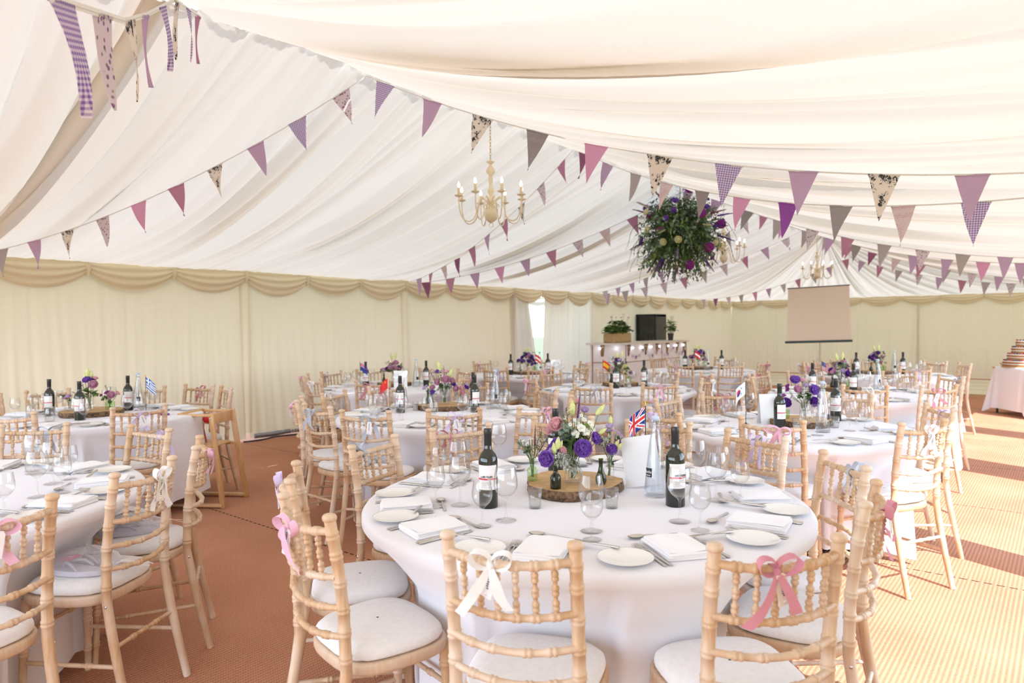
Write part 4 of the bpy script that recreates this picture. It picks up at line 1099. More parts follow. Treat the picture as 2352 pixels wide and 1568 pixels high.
bouquet((-4.07, 4.10, ZL + .004), 'tall bouquet of dusky pink roses and purple flowers, red flag table', [('pinkrose', .015, -.05, .205, 1.2, (.05, -.9, .3)), ('pinkrose', -.05, -.05, .185, .95, (-.3, -.9, .2)), ('pinkrose', .06, -.03, .195, .95, (.5, -.7, .2)), ('lilacrose', -.03, 0, .265, .9), ('purple', -.055, 0, .262, .75), ('rosyrose', .015, .0, .26, .9), ('bud', .05, -.02, .245, 2.2), ('bud', -.04, 0, .30, 2.2), ('phlox', .045, .01, .27, .9), ('daisy', -.05, -.03, .245, 1.2), ('daisy', -.03, -.03, .25, 1.2), ('dark', .065, -.02, .16, .9), ('lav', 0, 0, .22, .8, (-.05, 0, 1)), ('lilacrose', .05, -.03, .14, .6)],
  [('leaf', -.04, -.03, .15, 12, .04), ('leaf', .03, -.03, .15, 12, .04), ('leaf', -.06, -.01, .2, 10, .035), ('ros', .09, .0, .18, 20, .022), ('silv', .05, -.04, .12, 14, .03), ('silv', -.02, -.04, .1, 14, .03), ('leafl', .0, .0, .28, 10, .025)], 21, None, .02, .1, RZ1)
bouquet((-4.13, 4.02, ZL + .004), 'posy with a pink rose over a violet bloom, red flag table', [('pinkrose', .0, -.01, .135, .85, (0, -.7, .6)), ('purple', 0, -.025, .105, .6, (0, -1, .1)), ('lilacrose', -.065, 0, .13, .8), ('lilacrose', -.05, .01, .145, .7), ('bud', -.02, 0, .15, 1.2)], [('euc', -.04, 0, .12, 10, .025), ('leaf', .02, 0, .1, 8, .025), ('euc', -.02, -.02, .08, 8, .02)], 22, None, .015, .06, RZ1)
bouquet((-3.97, 4.17, ZL + .004), 'posy of three pale pink roses and a violet bloom, red flag table', [('pinkrose', -.02, -.015, .125, .95, (-.2, -.9, .3)), ('rosyrose', .025, -.01, .125, .95, (.2, -.8, .4)), ('rosyrose', .03, -.025, .10, .9, (.2, -.9, 0)), ('dark', .055, 0, .13, .8), ('lilacrose', .06, .005, .15, .8), ('lilacrose', -.02, .01, .15, .5)], [('leaf', .03, 0, .15, 10, .025), ('ros', .05, .01, .17, 16, .02)], 23, None, .015, .06, RZ1)

# --- blue-striped flag table
log(-6.191, 2.161, .3, 'sawn log slice on the blue-striped flag table', ZP, 1.15)
wine(-6.40, 1.92, CAMA(-6.4, 1.9) - .6, 'red wine bottle behind the jar mug, blue-striped flag table'); wine(-5.914, 1.975, CAMA(-5.9, 2) - .2, 'red wine bottle in front of the flowers, blue-striped flag table'); wine(-6.28, 2.47, CAMA(-6.3, 2.5) + .2, 'red wine bottle beside the water bottle, blue-striped flag table')
water(-6.22, 2.53, CAMA(-6.2, 2.5), 'swing-top water bottle beside the blue-striped flag'); candle(-6.03, 2.03, 'glass candle holder before the log slice, blue-striped flag table')
flag(-6.0, 2.50, ZP, 'greek', 'small blue and white striped flag on a black stick', PI * 0 + .55, .30, .12, .8)
vase(-6.19, 2.14, ZL, 'jar', 'clear', 'clear jar with the rose bouquet, blue-striped flag table'); vase(-6.10, 2.26, ZL, 'tub', 'green', 'green glass tub with a pink rose, blue-striped flag table'); vase(-6.30, 2.03, ZL, 'tub', 'clear', 'clear tub with a mauve flower, blue-striped flag table'); vase(-6.11, 2.06, ZL, 'bottle', 'clear', 'clear bottle with white phlox, blue-striped flag table')
bouquet((-6.19, 2.14, ZL + .004), 'tall bouquet of a dusky pink rose and violet blooms, blue-striped flag table', [('pinkrose', .055, -.03, .20, 1.25, (.3, -.8, .4)), ('purple', .0, -.02, .235, 1.05, (-.1, -.7, .7)), ('dark', .03, -.01, .225, .8), ('rosyrose', .04, .01, .245, .9), ('bud', -.01, 0, .285, 2), ('bud', .01, .01, .27, 1.8), ('bud', -.03, 0, .265, 1.4), ('lilacrose', -.055, -.03, .165, .9), ('lilacrose', -.06, -.02, .185, .7), ('daisy', -.05, -.01, .24, 1.2), ('phlox', -.04, 0, .25, .6)],
  [('leaf', -.03, -.03, .16, 12, .05), ('leaf', .0, -.04, .14, 12, .05), ('leaf', -.08, 0, .16, 10, .04), ('euc', -.09, 0, .22, 10, .018), ('leafl', .07, 0, .13, 10, .03), ('leaf', .06, -.02, .14, 10, .04)], 31, None, .02, .1, RZ1)
bouquet((-6.11, 2.06, ZL + .004), 'posy of white phlox in the clear bottle, blue-striped flag table', [('phlox', 0, -.01, .15, 1.2), ('phlox', .02, 0, .145, 1.2), ('phlox', -.02, 0, .14, 1.2), ('phlox', .01, -.015, .13, 1.1), ('phlox', -.01, .01, .155, 1), ('phlox', -.03, -.01, .12, 1)], [('leaf', .0, -.02, .08, 10, .03), ('leafl', .03, 0, .12, 8, .025), ('euc', -.02, 0, .09, 8, .02)], 32, None, .01, .09, RZ1)
bouquet((-6.10, 2.26, ZL + .004), 'posy of a pink rose and magenta flowers in the green tub', [('pinkrose', .02, -.01, .11, 1.1, (.3, -.8, .4)), ('rosyrose', .05, .01, .12, .8), ('magenta', -.03, 0, .125, .9), ('magenta', -.06, -.01, .11, .8), ('magenta', -.02, .01, .135, .8)], [('ros', -.04, 0, .19, 18, .02), ('ros', 0, .01, .18, 18, .02), ('leaf', -.05, -.02, .09, 8, .03), ('leaf', .01, -.02, .07, 8, .03)], 33, None, .015, .06, RZ1)
bouquet((-6.30, 2.03, ZL + .004), 'posy of mauve flowers at the outer end of the log, blue-striped flag table', [('lilacrose', .0, -.01, .10, 1.1), ('pinkrose', -.02, 0, .09, .8), ('lphlox', .03, 0, .14, 1), ('lphlox', .04, .01, .13, 1)], [('leaf', -.05, 0, .12, 10, .03), ('euc', -.08, 0, .12, 10, .022), ('leaf', .02, -.01, .07, 8, .03)], 34, None, .015, .06, RZ1)
def mug_mesh():
    mb = MB(); mb.lathe([(0, .002), (.030, .002), (.034, .008), (.034, .085), (.029, .097), (.029, .112), (.031, .114), (.0265, .113), (.0265, .098), (.031, .085), (.031, .012), (0, .010)], 24)
    for z in (.100, .105): mb.lathe([(.0285, z - .0015), (.0305, z), (.0285, z + .0015)], 24)
    mb.tube([(.033, 0, .08), (.050, 0, .082), (.058, 0, .065), (.057, 0, .04), (.048, 0, .025), (.033, 0, .024)], .0045, 8)
    return mb.mesh('jar_mug', M_FROST)
mg = mug_mesh(); item('jar_mug', mg, -5.999, 1.80, ZP, .4, 'clear glass jar mug with handle in front of the wine bottles', 'mug', 'jar mugs'); item('jar_mug', mg, -6.374, 1.783, ZP, 3.4, 'clear glass jar mug with handle farther toward the table end', 'mug', 'jar mugs')
mb = MB(); rr = random.Random(4)
for i in range(7): mb.lathe([(0, 0), (.012, .003), (.014, .010), (.010, .018), (0, .02)], 8, Matrix.Translation((rr.uniform(-.04, .04), rr.uniform(-.02, .02), 0)), i % 2)
item('wrapped_sweets', mb.mesh('wrapped_sweets', [M_RED, simple('purple_foil', (.2, .05, .3), .3)]), -5.66, 2.50, ZP + .0, 0, 'little pile of red and purple wrapped sweets on the blue-striped flag table', 'sweets')

# --- the tables farther back
def centre(key, x, y, seed, main, card=True, kindflag=None, fl=None, flagname='', bottles=(), wat=None, cand=None, cardxy=None):
    nm = TN[key][4:]
    log(x, y, seed, 'sawn log slice on ' + TN[key])
    rr = random.Random(seed)
    for i, (bx, by) in enumerate(bottles): wine(bx, by, CAMA(bx, by) + rr.uniform(-.5, .5), ('first' if i == 0 else 'second') + ' red wine bottle counting from the wall side, ' + nm)
    if wat: water(wat[0], wat[1], CAMA(*wat) + .3, 'swing-top water bottle on ' + TN[key])
    if cand: candle(cand[0], cand[1], 'glass candle holder on ' + TN[key])
    if cardxy: tcard(cardxy[0], cardxy[1], CAMA(*cardxy) + PI / 2, 'white folded card standing on ' + TN[key])
    if kindflag: flag(fl[0], fl[1], ZP, kindflag, flagname, fl[2], .30, .12, .75)
    vase(x, y, ZL, 'jar', 'clear', 'clear jar in the middle of ' + TN[key])
    heads = []
    for i in range(16):
        a = rr.uniform(0, 6.28); q = rr.uniform(.3, 1); z = .27 - .16 * q * rr.uniform(.4, 1)
        k = rr.choice(main); d = V((math.cos(a) * q, math.sin(a) * q, .5))
        heads.append((k, .085 * q * math.cos(a), .085 * q * math.sin(a), z, rr.uniform(.8, 1.15) if k not in ('bud',) else 2, d))
    heads += [('bud', .02, 0, .30, 2), ('bud', -.03, .01, .29, 2)]
    fo = [(rr.choice(('leaf', 'leaf', 'leafl', 'euc', 'ros')), .10 * math.cos(a), .10 * math.sin(a), rr.uniform(.12, .28), 10, .035) for a in [i * .7 for i in range(9)]]
    bouquet((x, y, ZL + .004), 'tall mixed bouquet in the jar on ' + TN[key], heads, fo, seed, None, .02, .1, RZ1)
    for i, (dx, dy, vk, vc) in enumerate(((-.11, -.06, 'bud', 'dark'), (.10, .02, 'tub', 'green'))):
        wx, wy = rotz(dx, dy, RZ1); pl = ('closer to the camera' if i == 0 else 'beyond the jar')
        vase(x + wx, y + wy, ZL, vk, vc, ('slim dark green bottle ' if i == 0 else 'squat green glass tub ') + 'on the log, ' + nm)
        k = rr.choice(main)
        bouquet((x + wx, y + wy, ZL + .004), ('small posy in the slim dark bottle, ' if i == 0 else 'small posy in the squat green tub, ') + nm, [(rr.choice(main), rr.uniform(-.03, .03), rr.uniform(-.03, .01), VTOP[vk] + rr.uniform(.02, .05), .9) for q in range(4)], [('leaf', -.04, 0, VTOP[vk] + .04, 8, .03), ('leafl', .04, 0, VTOP[vk] + .05, 8, .025)], seed + 7 + i, None, .008, VTOP[vk], RZ1)
centre('T6', -6.22, 5.42, 41, ['pinkrose', 'pinkrose', 'dark', 'phlox', 'lilacrose'], True, 'southern', (-6.30, 4.98, .6), 'small navy flag with a Union flag corner on a stick', ((-6.35, 5.10), (-5.88, 5.62)), (-5.92, 5.50), None, (-5.86, 5.20))
centre('T7', -3.99, 6.88, 42, ['pinkrose', 'phlox', 'lilacrose', 'bud', 'dark'], True, 'spain', (-4.16, 6.78, .35), 'small red and yellow flag with a crest on a stick', ((-3.87, 6.58), (-3.72, 6.95)), (-4.19, 7.0), (-3.76, 6.68))
centre('T8', -6.10, 7.86, 43, ['dark', 'purple', 'purple', 'lilacrose', 'pinkrose'], True, 'redwhite', (-5.93, 7.82, .5), 'small red and white flag on a stick', ((-6.22, 7.62), (-5.88, 8.06)), (-5.97, 7.98), None, (-5.78, 8.12))
centre('T9', -4.49, 10.17, 44, ['dark', 'pinkrose', 'pinkrose', 'purple', 'leaf'][:4], True, 'redwhite', (-4.43, 9.90, .4), 'small red flag in front of the flowers past the bar end', ((-4.66, 10.05), (-4.16, 10.28)), (-4.27, 10.0), (-4.56, 10.05), (-4.72, 10.18))
centre('T10', -1.80, 7.55, 45, ['dark', 'pinkrose', 'pinkrose', 'magenta', 'lilacrose'], True, 'usa', (-2.0, 7.62, .35), 'small stars and stripes flag on a stick', ((-1.615, 7.28), (-1.98, 7.22)), (-1.50, 7.78), (-1.735, 7.27))
centre('T11', -2.02, 10.42, 46, ['pinkrose', 'pinkrose', 'lilacrose', 'phlox', 'dark'], True, None, None, '', ((-2.22, 10.15), (-1.72, 10.52)), (-1.82, 10.48), None)

# ------------------------------------------------------------------ bunting
PAT = dict(grey=pattern('grey_cotton', 'plain', (.56, .51, .53), (.60, .55, .57)), lilac=pattern('lilac_cotton', 'plain', (.64, .48, .66), (.68, .52, .70)), pink=pattern('pink_cotton', 'plain', (.78, .46, .66), (.82, .50, .70)),
           plum=pattern('plum_cotton', 'plain', (.40, .17, .30), (.44, .20, .33)), purple=pattern('purple_cotton', 'plain', (.42, .14, .52), (.46, .17, .56)), rose=pattern('rose_cotton', 'plain', (.62, .34, .48), (.66, .37, .52)),
           ging=pattern('purple_gingham', 'gingham', (.86, .80, .86), (.32, .20, .54), size=72), pging=pattern('mauve_gingham', 'gingham', (.80, .70, .78), (.40, .22, .48), size=72), toile=pattern('black_floral_cotton', 'floral', (.86, .80, .75), (.09, .09, .10), size=44),
           sprig=pattern('lilac_sprig_cotton', 'sprig', (.78, .70, .76), (.42, .18, .52), (.32, .36, .22), size=42), dots=pattern('pink_dotted_cotton', 'dots', (.80, .70, .71), (.48, .20, .32), size=110), gdots=pattern('grey_dotted_cotton', 'dots', (.44, .40, .43), (.66, .60, .62), size=120), gging=pattern('grey_gingham', 'gingham', (.58, .53, .53), (.36, .33, .34), size=90))
PN = {}
def pennant(kind, var):
    if (kind, var) in PN: return PN[kind, var]
    mb = MB(); P = []; w, h = .082, .262; rr = random.Random(var)
    c = rr.uniform(-.02, .02); tw = rr.uniform(-.015, .015)
    for j in range(13):
        v = j / 12; row = []
        for i in range(7):
            u = i / 3 - 1
            x = u * w * (1 - v) + tw * v * v * .4
            row.append(V((x, c * math.sin(v * 2.6) + .012 * u * v * math.sin(3 * v + var), -h * v)))
        P.append(row)
    mb.grid(P); mb.grid([[p + V((0, .0016, 0)) for p in reversed(r)] for r in P])
    mb.box((0, .0008, -.004), (w, .0022, .005))
    PN[kind, var] = mb.mesh('pennant', PAT[kind]); return PN[kind, var]
M_TAPE = cloth('white_bias_tape', (.82, .80, .78), .1, scale=60)
def bunting(nodes, sags, colors, label, start=.25, spacing=.425, tw=.010):
    pts = []
    for (a, b), sg in zip(zip(nodes, nodes[1:]), sags):
        for i in range(40):
            t = i / 40; p = V(a).lerp(V(b), t); p.z -= 4 * sg * t * (1 - t); pts.append(p)
    pts.append(V(nodes[-1]))
    t0 = thing('bunting', label, 'bunting', nodes[0], 0, 'bunting strings under the roof')
    o = V(nodes[0]); mb = MB()
    mb.strip([p - o for p in pts], [V((0, 0, tw / 2))] * len(pts)); mb.tube([p - o for p in pts], .002, 5)
    obj('tape', mb.mesh('tape', M_TAPE), t0)
    d = 0; nxt = start; k = 0
    for i in range(len(pts) - 1):
        L = (pts[i + 1] - pts[i]).length
        while nxt <= d + L:
            p = pts[i].lerp(pts[i + 1], (nxt - d) / L); tg = (pts[min(i + 2, len(pts) - 1)] - pts[max(i - 1, 0)]).normalized()
            if tg.x < 0: tg = -tg
            yaw = math.atan2(tg.y, tg.x); pit = -math.asin(tg.z)
            e = obj('pennant', pennant(colors[k % len(colors)], k % 4), t0, p - o)
            e.rotation_euler = (R.uniform(-.06, .06), pit * .92, yaw + R.uniform(-.10, .10)); k += 1; nxt += spacing
        d += L
EL = XL + .10; ER = XR - .06; ZB = 2.16
def ridge(y): return (XC, y, ZR - .09)
bunting([(EL, 1.80, ZB), ridge(3.3), (ER, J[3], ZB + .06)], [.20, .28], ['grey', 'grey', 'lilac', 'toile', 'sprig', 'pink', 'rose', 'toile', 'lilac', 'ging', 'sprig', 'ging', 'lilac', 'toile', 'gdots', 'pink', 'toile', 'ging', 'lilac', 'toile', 'lilac'], 'bunting string from the side wall over the chandelier to the open side, big pennants', .04)
bunting([(ER, J[3] + .05, ZB - .03), ridge(6.05), (EL, J[4], ZB)], [.30, .22], ['gdots', 'ging', 'dots', 'gging', 'purple', 'pink', 'gging', 'dots', 'grey', 'pging', 'plum', 'rose', 'sprig', 'toile', 'rose', 'lilac', 'rose', 'plum', 'dots', 'rose', 'lilac', 'plum'], 'bunting string crossing behind the chandelier with a plain purple pennant')
bunting([(EL, J[4] + .1, ZB - .02), ridge(8.85), (ER, J[5], ZB)], [.22, .28], ['plum', 'rose', 'lilac', 'pink', 'lilac', 'rose', 'sprig', 'dots', 'rose', 'sprig', 'lilac', 'lilac', 'gging', 'grey', 'sprig', 'rose', 'grey', 'sprig', 'grey', 'lilac', 'sprig'], 'bunting string passing behind the hanging flower ball')
bunting([(ER, J[5] + .05, ZB - .04), ridge(11.5), (EL, J[6], ZB)], [.28, .22], ['sprig', 'lilac', 'pink', 'lilac', 'lilac', 'sprig', 'gging', 'lilac', 'grey', 'pink', 'rose', 'sprig', 'grey', 'lilac', 'sprig', 'rose', 'lilac', 'grey', 'lilac', 'lilac'], 'bunting string meeting the side wall beside the bar, hung lower')
bunting([(EL, J[6] + .1, ZB - .03), ridge(14.2), (ER, J[7], ZB)], [.22, .26], ['lilac', 'grey', 'sprig', 'sprig', 'rose', 'grey', 'sprig', 'rose', 'lilac', 'sprig', 'lilac', 'grey', 'rose', 'plum', 'dots', 'rose', 'grey', 'sprig'], 'bunting string rising from the side wall above the fridge')
bunting([(ER, J[7] + .05, ZB - .03), (XC + .2, 17.0, 2.95), (EL, J[8], ZB)], [.22, .22], ['dots', 'plum', 'sprig', 'grey', 'rose', 'lilac', 'sprig', 'grey', 'rose', 'lilac', 'rose', 'lilac', 'grey', 'rose', 'sprig', 'lilac', 'pink', 'grey'], 'bunting string deepest in the marquee above the projector screen')
bunting([(EL, 1.70, ZB), ridge(.5), (ER - .02, -.85, ZB)], [.12, .2], ['grey', 'lilac', 'grey', 'sprig', 'lilac', 'sprig', 'dots', 'lilac', 'rose', 'pink'], 'bunting string climbing the roof slope beside the fabric-wrapped rafter', spacing=.46)
bunting([(ER, -.75, 2.2), (-.8, -.10, 2.08), (-1.79, .56, 2.19), (-2.38, .95, 2.44), (-2.78, 1.19, 2.66), (-3.25, 1.52, 2.98), ridge(2.05)], [0] * 6, ['lilac', 'dots', 'lilac', 'ging', 'sprig', 'dots', 'ging', 'sprig', 'toile', 'lilac', 'ging', 'toile', 'ging', 'rose'], 'bunting string hanging closest overhead with pennants seen edge-on', .17, .385, .022)

# ------------------------------------------------------------------ chandeliers
def chandelier(y, ztop, label, first=[None]):
    z0 = 2.36
    if first[0] is not None:
        return dup(first[0], (XC, y, z0), .2 * y, label)
    t = thing('chandelier', label, 'chandelier', (XC, y, z0), .25, 'cream candle chandeliers along the ridge'); first[0] = t
    mb = MB()
    mb.lathe([(0, .02), (.02, .025), (.05, .05), (.062, .085), (.060, .115), (.045, .14), (.028, .16), (.024, .18), (.040, .20), (.042, .215), (.022, .235), (.017, .27), (.030, .30), (.032, .315), (.018, .34), (.016, .385), (.020, .39), (.016, .41), (.022, .415), (.016, .425), (.018, .45), (.040, .475), (.042, .49), (.030, .515), (.014, .53), (.012, .55), (.036, .565), (.038, .57), (.010, .58), (.006, .60), (0, .60)], 24)
    obj('body', mb.mesh('body', M_CREAM), t)
    mb = MB(); mb.tube([(.02 * math.sin(a), 0, -.005 - .02 * math.cos(a) + .005) for a in [2 * PI * k / 20 for k in range(21)]], .003, 6); obj('ring', mb.mesh('ring', M_CREAM), t)
    mb = MB(); n = int((ztop - z0 - .60) / .028)
    for i in range(n):
        z = .60 + i * .028 + .014; pts = []
        for k in range(13):
            a = 2 * PI * k / 12; q = (.008 * math.sin(a), 0, z + .018 * math.cos(a)) if i % 2 else (0, .008 * math.sin(a), z + .018 * math.cos(a)); pts.append(q)
        mb.tube(pts, .0022, 5, cap=False)
    obj('chain', mb.mesh('chain', simple('brass_chain', (.55, .42, .22), .35, .8)), t)
    arm = MB(); pts = []
    for i in range(25):
        q = i / 24
        if q < .35: u = q / .35; p = (lerp(.03, .10, u), lerp(.20, .25, math.sin(u * PI / 2)))
        elif q < .5: u = (q - .35) / .15; p = (lerp(.10, .135, u), lerp(.25, .14, u))
        else:
            u = (q - .5) / .5; a = PI + u * PI * .95; p = (.217 + .082 * math.cos(a), .14 + .115 * math.sin(a) + .115 * max(0, u - .72) * 1.2)
        pts.append((p[0], 0, p[1]))
    pts += [(.300, 0, .19), (.300, 0, .235)]
    arm.tube(pts, .0055, 7)
    arm.tube([(.06 + .02 * math.cos(a), 0, .165 + .02 * math.sin(a)) for a in [2 * PI * k / 12 for k in range(10)]], .003, 5)
    arm.lathe([(0, .232), (.012, .236), (.036, .246), (.040, .252), (.036, .250), (.012, .242), (0, .242)], 18, Matrix.Translation((.300, 0, 0)))
    am = arm.mesh('arm', M_CREAM)
    mb = MB(); mb.lathe([(0, 0), (.0125, 0), (.0125, .072), (.010, .075), (0, .075)], 14); cm = mb.mesh('candle_tube', M_CREAM)
    mb = MB(); mb.lathe([(0, 0), (.007, .002), (.0115, .014), (.0105, .026), (.005, .042), (0, .052)], 12); bm = mb.mesh('bulb', M_BULB)
    for k in range(8):
        a = 2 * PI * k / 8
        e = obj('arm', am, t, (0, 0, 0), (0, 0, a)); c = obj('candle_tube', cm, e, (.300, 0, .246)); obj('bulb', bm, e, (.300, 0, .321))
    return t
chandelier(4.70, ZR, 'cream eight-candle chandelier hanging over the Union flag side, closest one'); chandelier(10.1, ZR, 'cream candle chandelier half hidden behind the hanging flower ball'); chandelier(15.1, ZR, 'cream candle chandelier above the projector screen')

# ------------------------------------------------------------------ hanging flower ball
fb = thing('hanging_flower_ball', 'big hanging ball of purple, cream and green flowers under the ridge', 'flower ball', (XC, 8.6, 2.72))
rr = random.Random(77); lf = MB()
mb = MB(); mb.tube([(0, 0, .2), (0, 0, ZR - 2.74)], .006, 6); obj('hanging_wire', mb.mesh('hanging_wire', M_STEM), fb)
mb = MB(); mb.lathe([(0, -.24), (.15, -.18), (.24, 0), (.15, .18), (0, .24)], 14); obj('moss_core', mb.mesh('moss_core', M_LEAF), fb)
def rdir():
    z = rr.uniform(-1, 1); a = rr.uniform(0, 6.283); q = math.sqrt(1 - z * z); return V((q * math.cos(a), q * math.sin(a), z))
for i in range(640):
    d = rdir(); L = rr.uniform(.34, .62) * (1.0 if d.z > -.2 else 1.12); b = d * .15; kind = rr.choice((0, 0, 1, 1, 0, 4))
    tip = d * L + V((0, 0, -.10 * L)); pts = [b.lerp(tip, k / 4) for k in range(5)]; lf.tube(pts, .0022, 3, 3)
    for k in range(11):
        s = .2 + .8 * k / 10; p = b.lerp(tip, s); sd = d.cross(rdir()).normalized()
        LL = rr.uniform(.035, .062); leaf_add(lf, p, d * .6 + sd, LL, LL * (.4 if kind == 1 else .22), kind)
obj('foliage', lf.mesh('foliage', [M_LEAF, M_EUC, M_SILV, M_STEM, M_LEAFL]), fb)
AL = allium_mesh(.062, 1)
for d in ((.25, -.9, .25), (.75, -.55, .05), (.45, -.65, -.45), (.1, -.45, -.85), (-.5, .6, .4), (.15, -.3, .9), (.3, .8, -.3)):
    v = V(d).normalized(); v = V((*rotz(v.x, v.y, RZ1), v.z)); obj('allium', AL, fb, v * .56)
CRM = rose_mesh('cream', .052, 6, 31)
for d in ((-.85, -.4, .35), (-.25, -.85, -.3), (-.55, -.75, -.35), (.7, -.5, -.4), (-.8, -.5, -.05), (.62, -.75, -.38), (.2, .9, .1)):
    v = V(d).normalized(); v = V((*rotz(v.x, v.y, RZ1), v.z)); o = obj('cream_rose', CRM, fb, v * .57, v.to_track_quat('Z', 'Y').to_euler())
SPK = [spike_mesh('orchid', .30, 5, .018), spike_mesh('dark', .24, 6, .016), spike_mesh('lilac', .24, 7, .018), spike_mesh('cream', .26, 8, .014), spike_mesh('purple', .26, 9, .020)]
for i in range(46):
    d = rdir(); d.z -= .25; d.normalize(); obj('flower_spike', SPK[i % 5], fb, d * .46, (d + V((0, 0, -.25))).to_track_quat('Z', 'Y').to_euler())
LIS = rose_mesh('purple', .045, 5, 12, .1)
for i in range(22):
    d = rdir(); obj('lisianthus', LIS, fb, d * .54, d.to_track_quat('Z', 'Y').to_euler())
for i in range(16):
    d = rdir(); d.z *= .5; d.normalize(); mb = MB(); pts = []; p = d * .48; L = rr.uniform(.25, .5); u = d.copy()
    for k in range(9):
        pts.append(p.copy()); u = (u + V((rr.uniform(-.35, .35), rr.uniform(-.35, .35), -.32))).normalized(); p = p + u * L / 8
    mb.tube(pts, [.0055 - .0005 * k for k in range(9)], 5, 0)
    for k in range(2, 9): leaf_add(mb, pts[k], (pts[k] - pts[k - 1]), .035, .006, 0)
    obj('trailing_stem', mb.mesh('trailing_stem', M_LEAFL if i % 2 else M_LEAF), fb)

# ------------------------------------------------------------------ bar, fridge and plants
M_BARW = simple('white_painted_boards', (.72, .67, .66), .6, 0, .05, 6); M_BART = simple('pale_grey_bar_top', (.60, .55, .46), .45, 0, .06, 8); M_BRK = simple('brown_wood_bracket', (.22, .13, .06), .6)
def prism(mb, poly, z0, z1, mi=0):
    n = len(poly); mb.add([V((x, y, z0)) for x, y in poly] + [V((x, y, z1)) for x, y in poly], [tuple(reversed(range(n))), tuple(range(n, 2 * n))] + [(i, (i + 1) % n, (i + 1) % n + n, i + n) for i in range(n)], mi, False)
BX, BY = -6.95, 12.2
b = thing('bar_counter', 'long white panelled bar with one angled end, under fairy lights', 'bar', (BX, BY, 0))
def wallbox(mb, p, q, z0, z1, d): # thin board laid on the front between plan points p and q
    p, q = V((*p, 0)), V((*q, 0)); n = (q - p).cross(V((0, 0, 1))).normalized() * d
    prism(mb, [(p.x, p.y), ((p + n).x, (p + n).y), ((q + n).x, (q + n).y), (q.x, q.y)], z0, z1)
BA, BB, BC = (-.52, -.44), (0, 0), (0, 2.85)
mb = MB(); prism(mb, [BA, BB, BC, (-.55, 2.85), (-.62, -.35)], 0, 1.055); obj('front_panel', mb.mesh('front_panel', M_BARW), b)
mb = MB(); prism(mb, [(-.56, -.52), (.05, -.02), (.05, 2.92), (-.60, 2.92), (-.72, -.36)], 1.056, 1.094); obj('bar_top', mb.mesh('bar_top', M_BART), b)
mb = MB(); wallbox(mb, BA, BB, .692, .708, .006); wallbox(mb, BB, BC, .694, .706, .006); wallbox(mb, BB, (0, .02), 0, 1.05, .006); wallbox(mb, BA, (-.505, -.427), 0, 1.05, .007); wallbox(mb, (0, 2.83), BC, 0, 1.05, .008); wallbox(mb, (0, 1.6), (0, 1.61), 0, 1.05, .005); obj('batten', mb.mesh('batten', M_BRK), b)
mb = MB()
mb.add([(0, -.04, 1.055), (.045, -.04, 1.055), (0, -.03, .82), (0, .04, 1.055), (.045, .04, 1.055), (0, .03, .82)], [(0, 1, 2), (5, 4, 3), (0, 3, 4, 1), (1, 4, 5, 2), (2, 5, 3, 0)], 0, False); bk = mb.mesh('bracket', M_BRK)
obj('bracket', bk, b, (-.36, -.305, 0), (0, 0, -.87))
for y in (.12, .85, 1.35, 1.85, 2.35, 2.7): obj('bracket', bk, b, (0, y, 0))
fl = thing('fairy_lights', 'string of white fairy lights under the bar top edge', 'fairy lights', (BX + .035, BY, 1.03))
def along(u): return V((-.52 * (1 - u / .68), -.44 * (1 - u / .68), 0)) + V((.02, -.02, 0)) if u < .68 else V((0, u - .68, 0))
mb = MB(); mb.tube([along(i * .115) + V((0, 0, -.01 - .02 * abs(math.sin(i * 1.4)))) for i in range(31)], .003, 5); obj('cable', mb.mesh('cable', M_CARD), fl)
mb = MB(); mb.lathe([(0, -.032), (.012, -.028), (.017, -.012), (.012, 0), (0, .002)], 10); lm = mb.mesh('led_lamp', M_LED)
for u in (.12, .46, .92, 1.32, 1.72, 2.1, 2.52, 2.92, 3.3): obj('led_lamp', lm, fl, along(u) + V((0.005, 0, -.03)))
mbn = thing('mini_bunting', 'garland of tiny purple pennants draped across the bar front', 'bunting', (BX + .02, BY + .05, 1.0))
mb = MB(); gp = [V((.0, i * .0725, -.02 - .16 * abs(math.sin(i * .33)))) for i in range(39)]; mb.tube(gp, .002, 4); obj('cord', mb.mesh('cord', M_TAPE), mbn)
for k in range(1, 39, 2):
    mb = MB(); mb.add([(.003, -.035, 0), (.003, .035, 0), (.005, 0, -.085)], [(0, 1, 2), (2, 1, 0)], 0, False)
    obj('tiny_pennant', mb.mesh('tiny_pennant', PAT[('purple', 'lilac', 'dots', 'sprig', 'plum')[k % 5]]), mbn, gp[k])
fr = thing('drinks_fridge', 'tall black glass-door drinks fridge behind the bar', 'fridge', (-7.93, 15.2, 0))
mb = MB(); mb.box((0, .26, .86), (.265, .008, .84)); mb.box((-.257, 0, .86), (.008, .26, .84)); mb.box((.257, 0, .86), (.008, .26, .84)); mb.box((0, 0, 1.69), (.265, .26, .03)); mb.box((0, 0, .06), (.265, .26, .06)); obj('cabinet', mb.mesh('cabinet', simple('black_fridge_panel', (.045, .043, .036), .45)), fr)
dr = MB()
for c, h in (((-.245, -.27, .9), (.022, .02, .80)), ((.245, -.27, .9), (.022, .02, .80)), ((0, -.27, 1.69), (.265, .02, .03)), ((0, -.27, .12), (.265, .02, .03))): dr.box(c, h)
do = obj('door', dr.mesh('door', M_BLACK), fr)
mb = MB(); mb.box((0, -.262, .9), (.225, .004, .77)); obj('glass', mb.mesh('glass', thin_glass('fridge_glass', (.55, .58, .56), .5, .05)), do)
mb = MB(); mb.box((.213, -.292, 1.62), (.02, .001, .006), mi=0); mb.box((.228, -.305, 1.0), (.008, .012, .16)); obj('handle', mb.mesh('handle', M_DGREY), do)
mb = MB()
for z in (.35, .65, .95, 1.25): mb.box((0, 0, z), (.248, .23, .006))
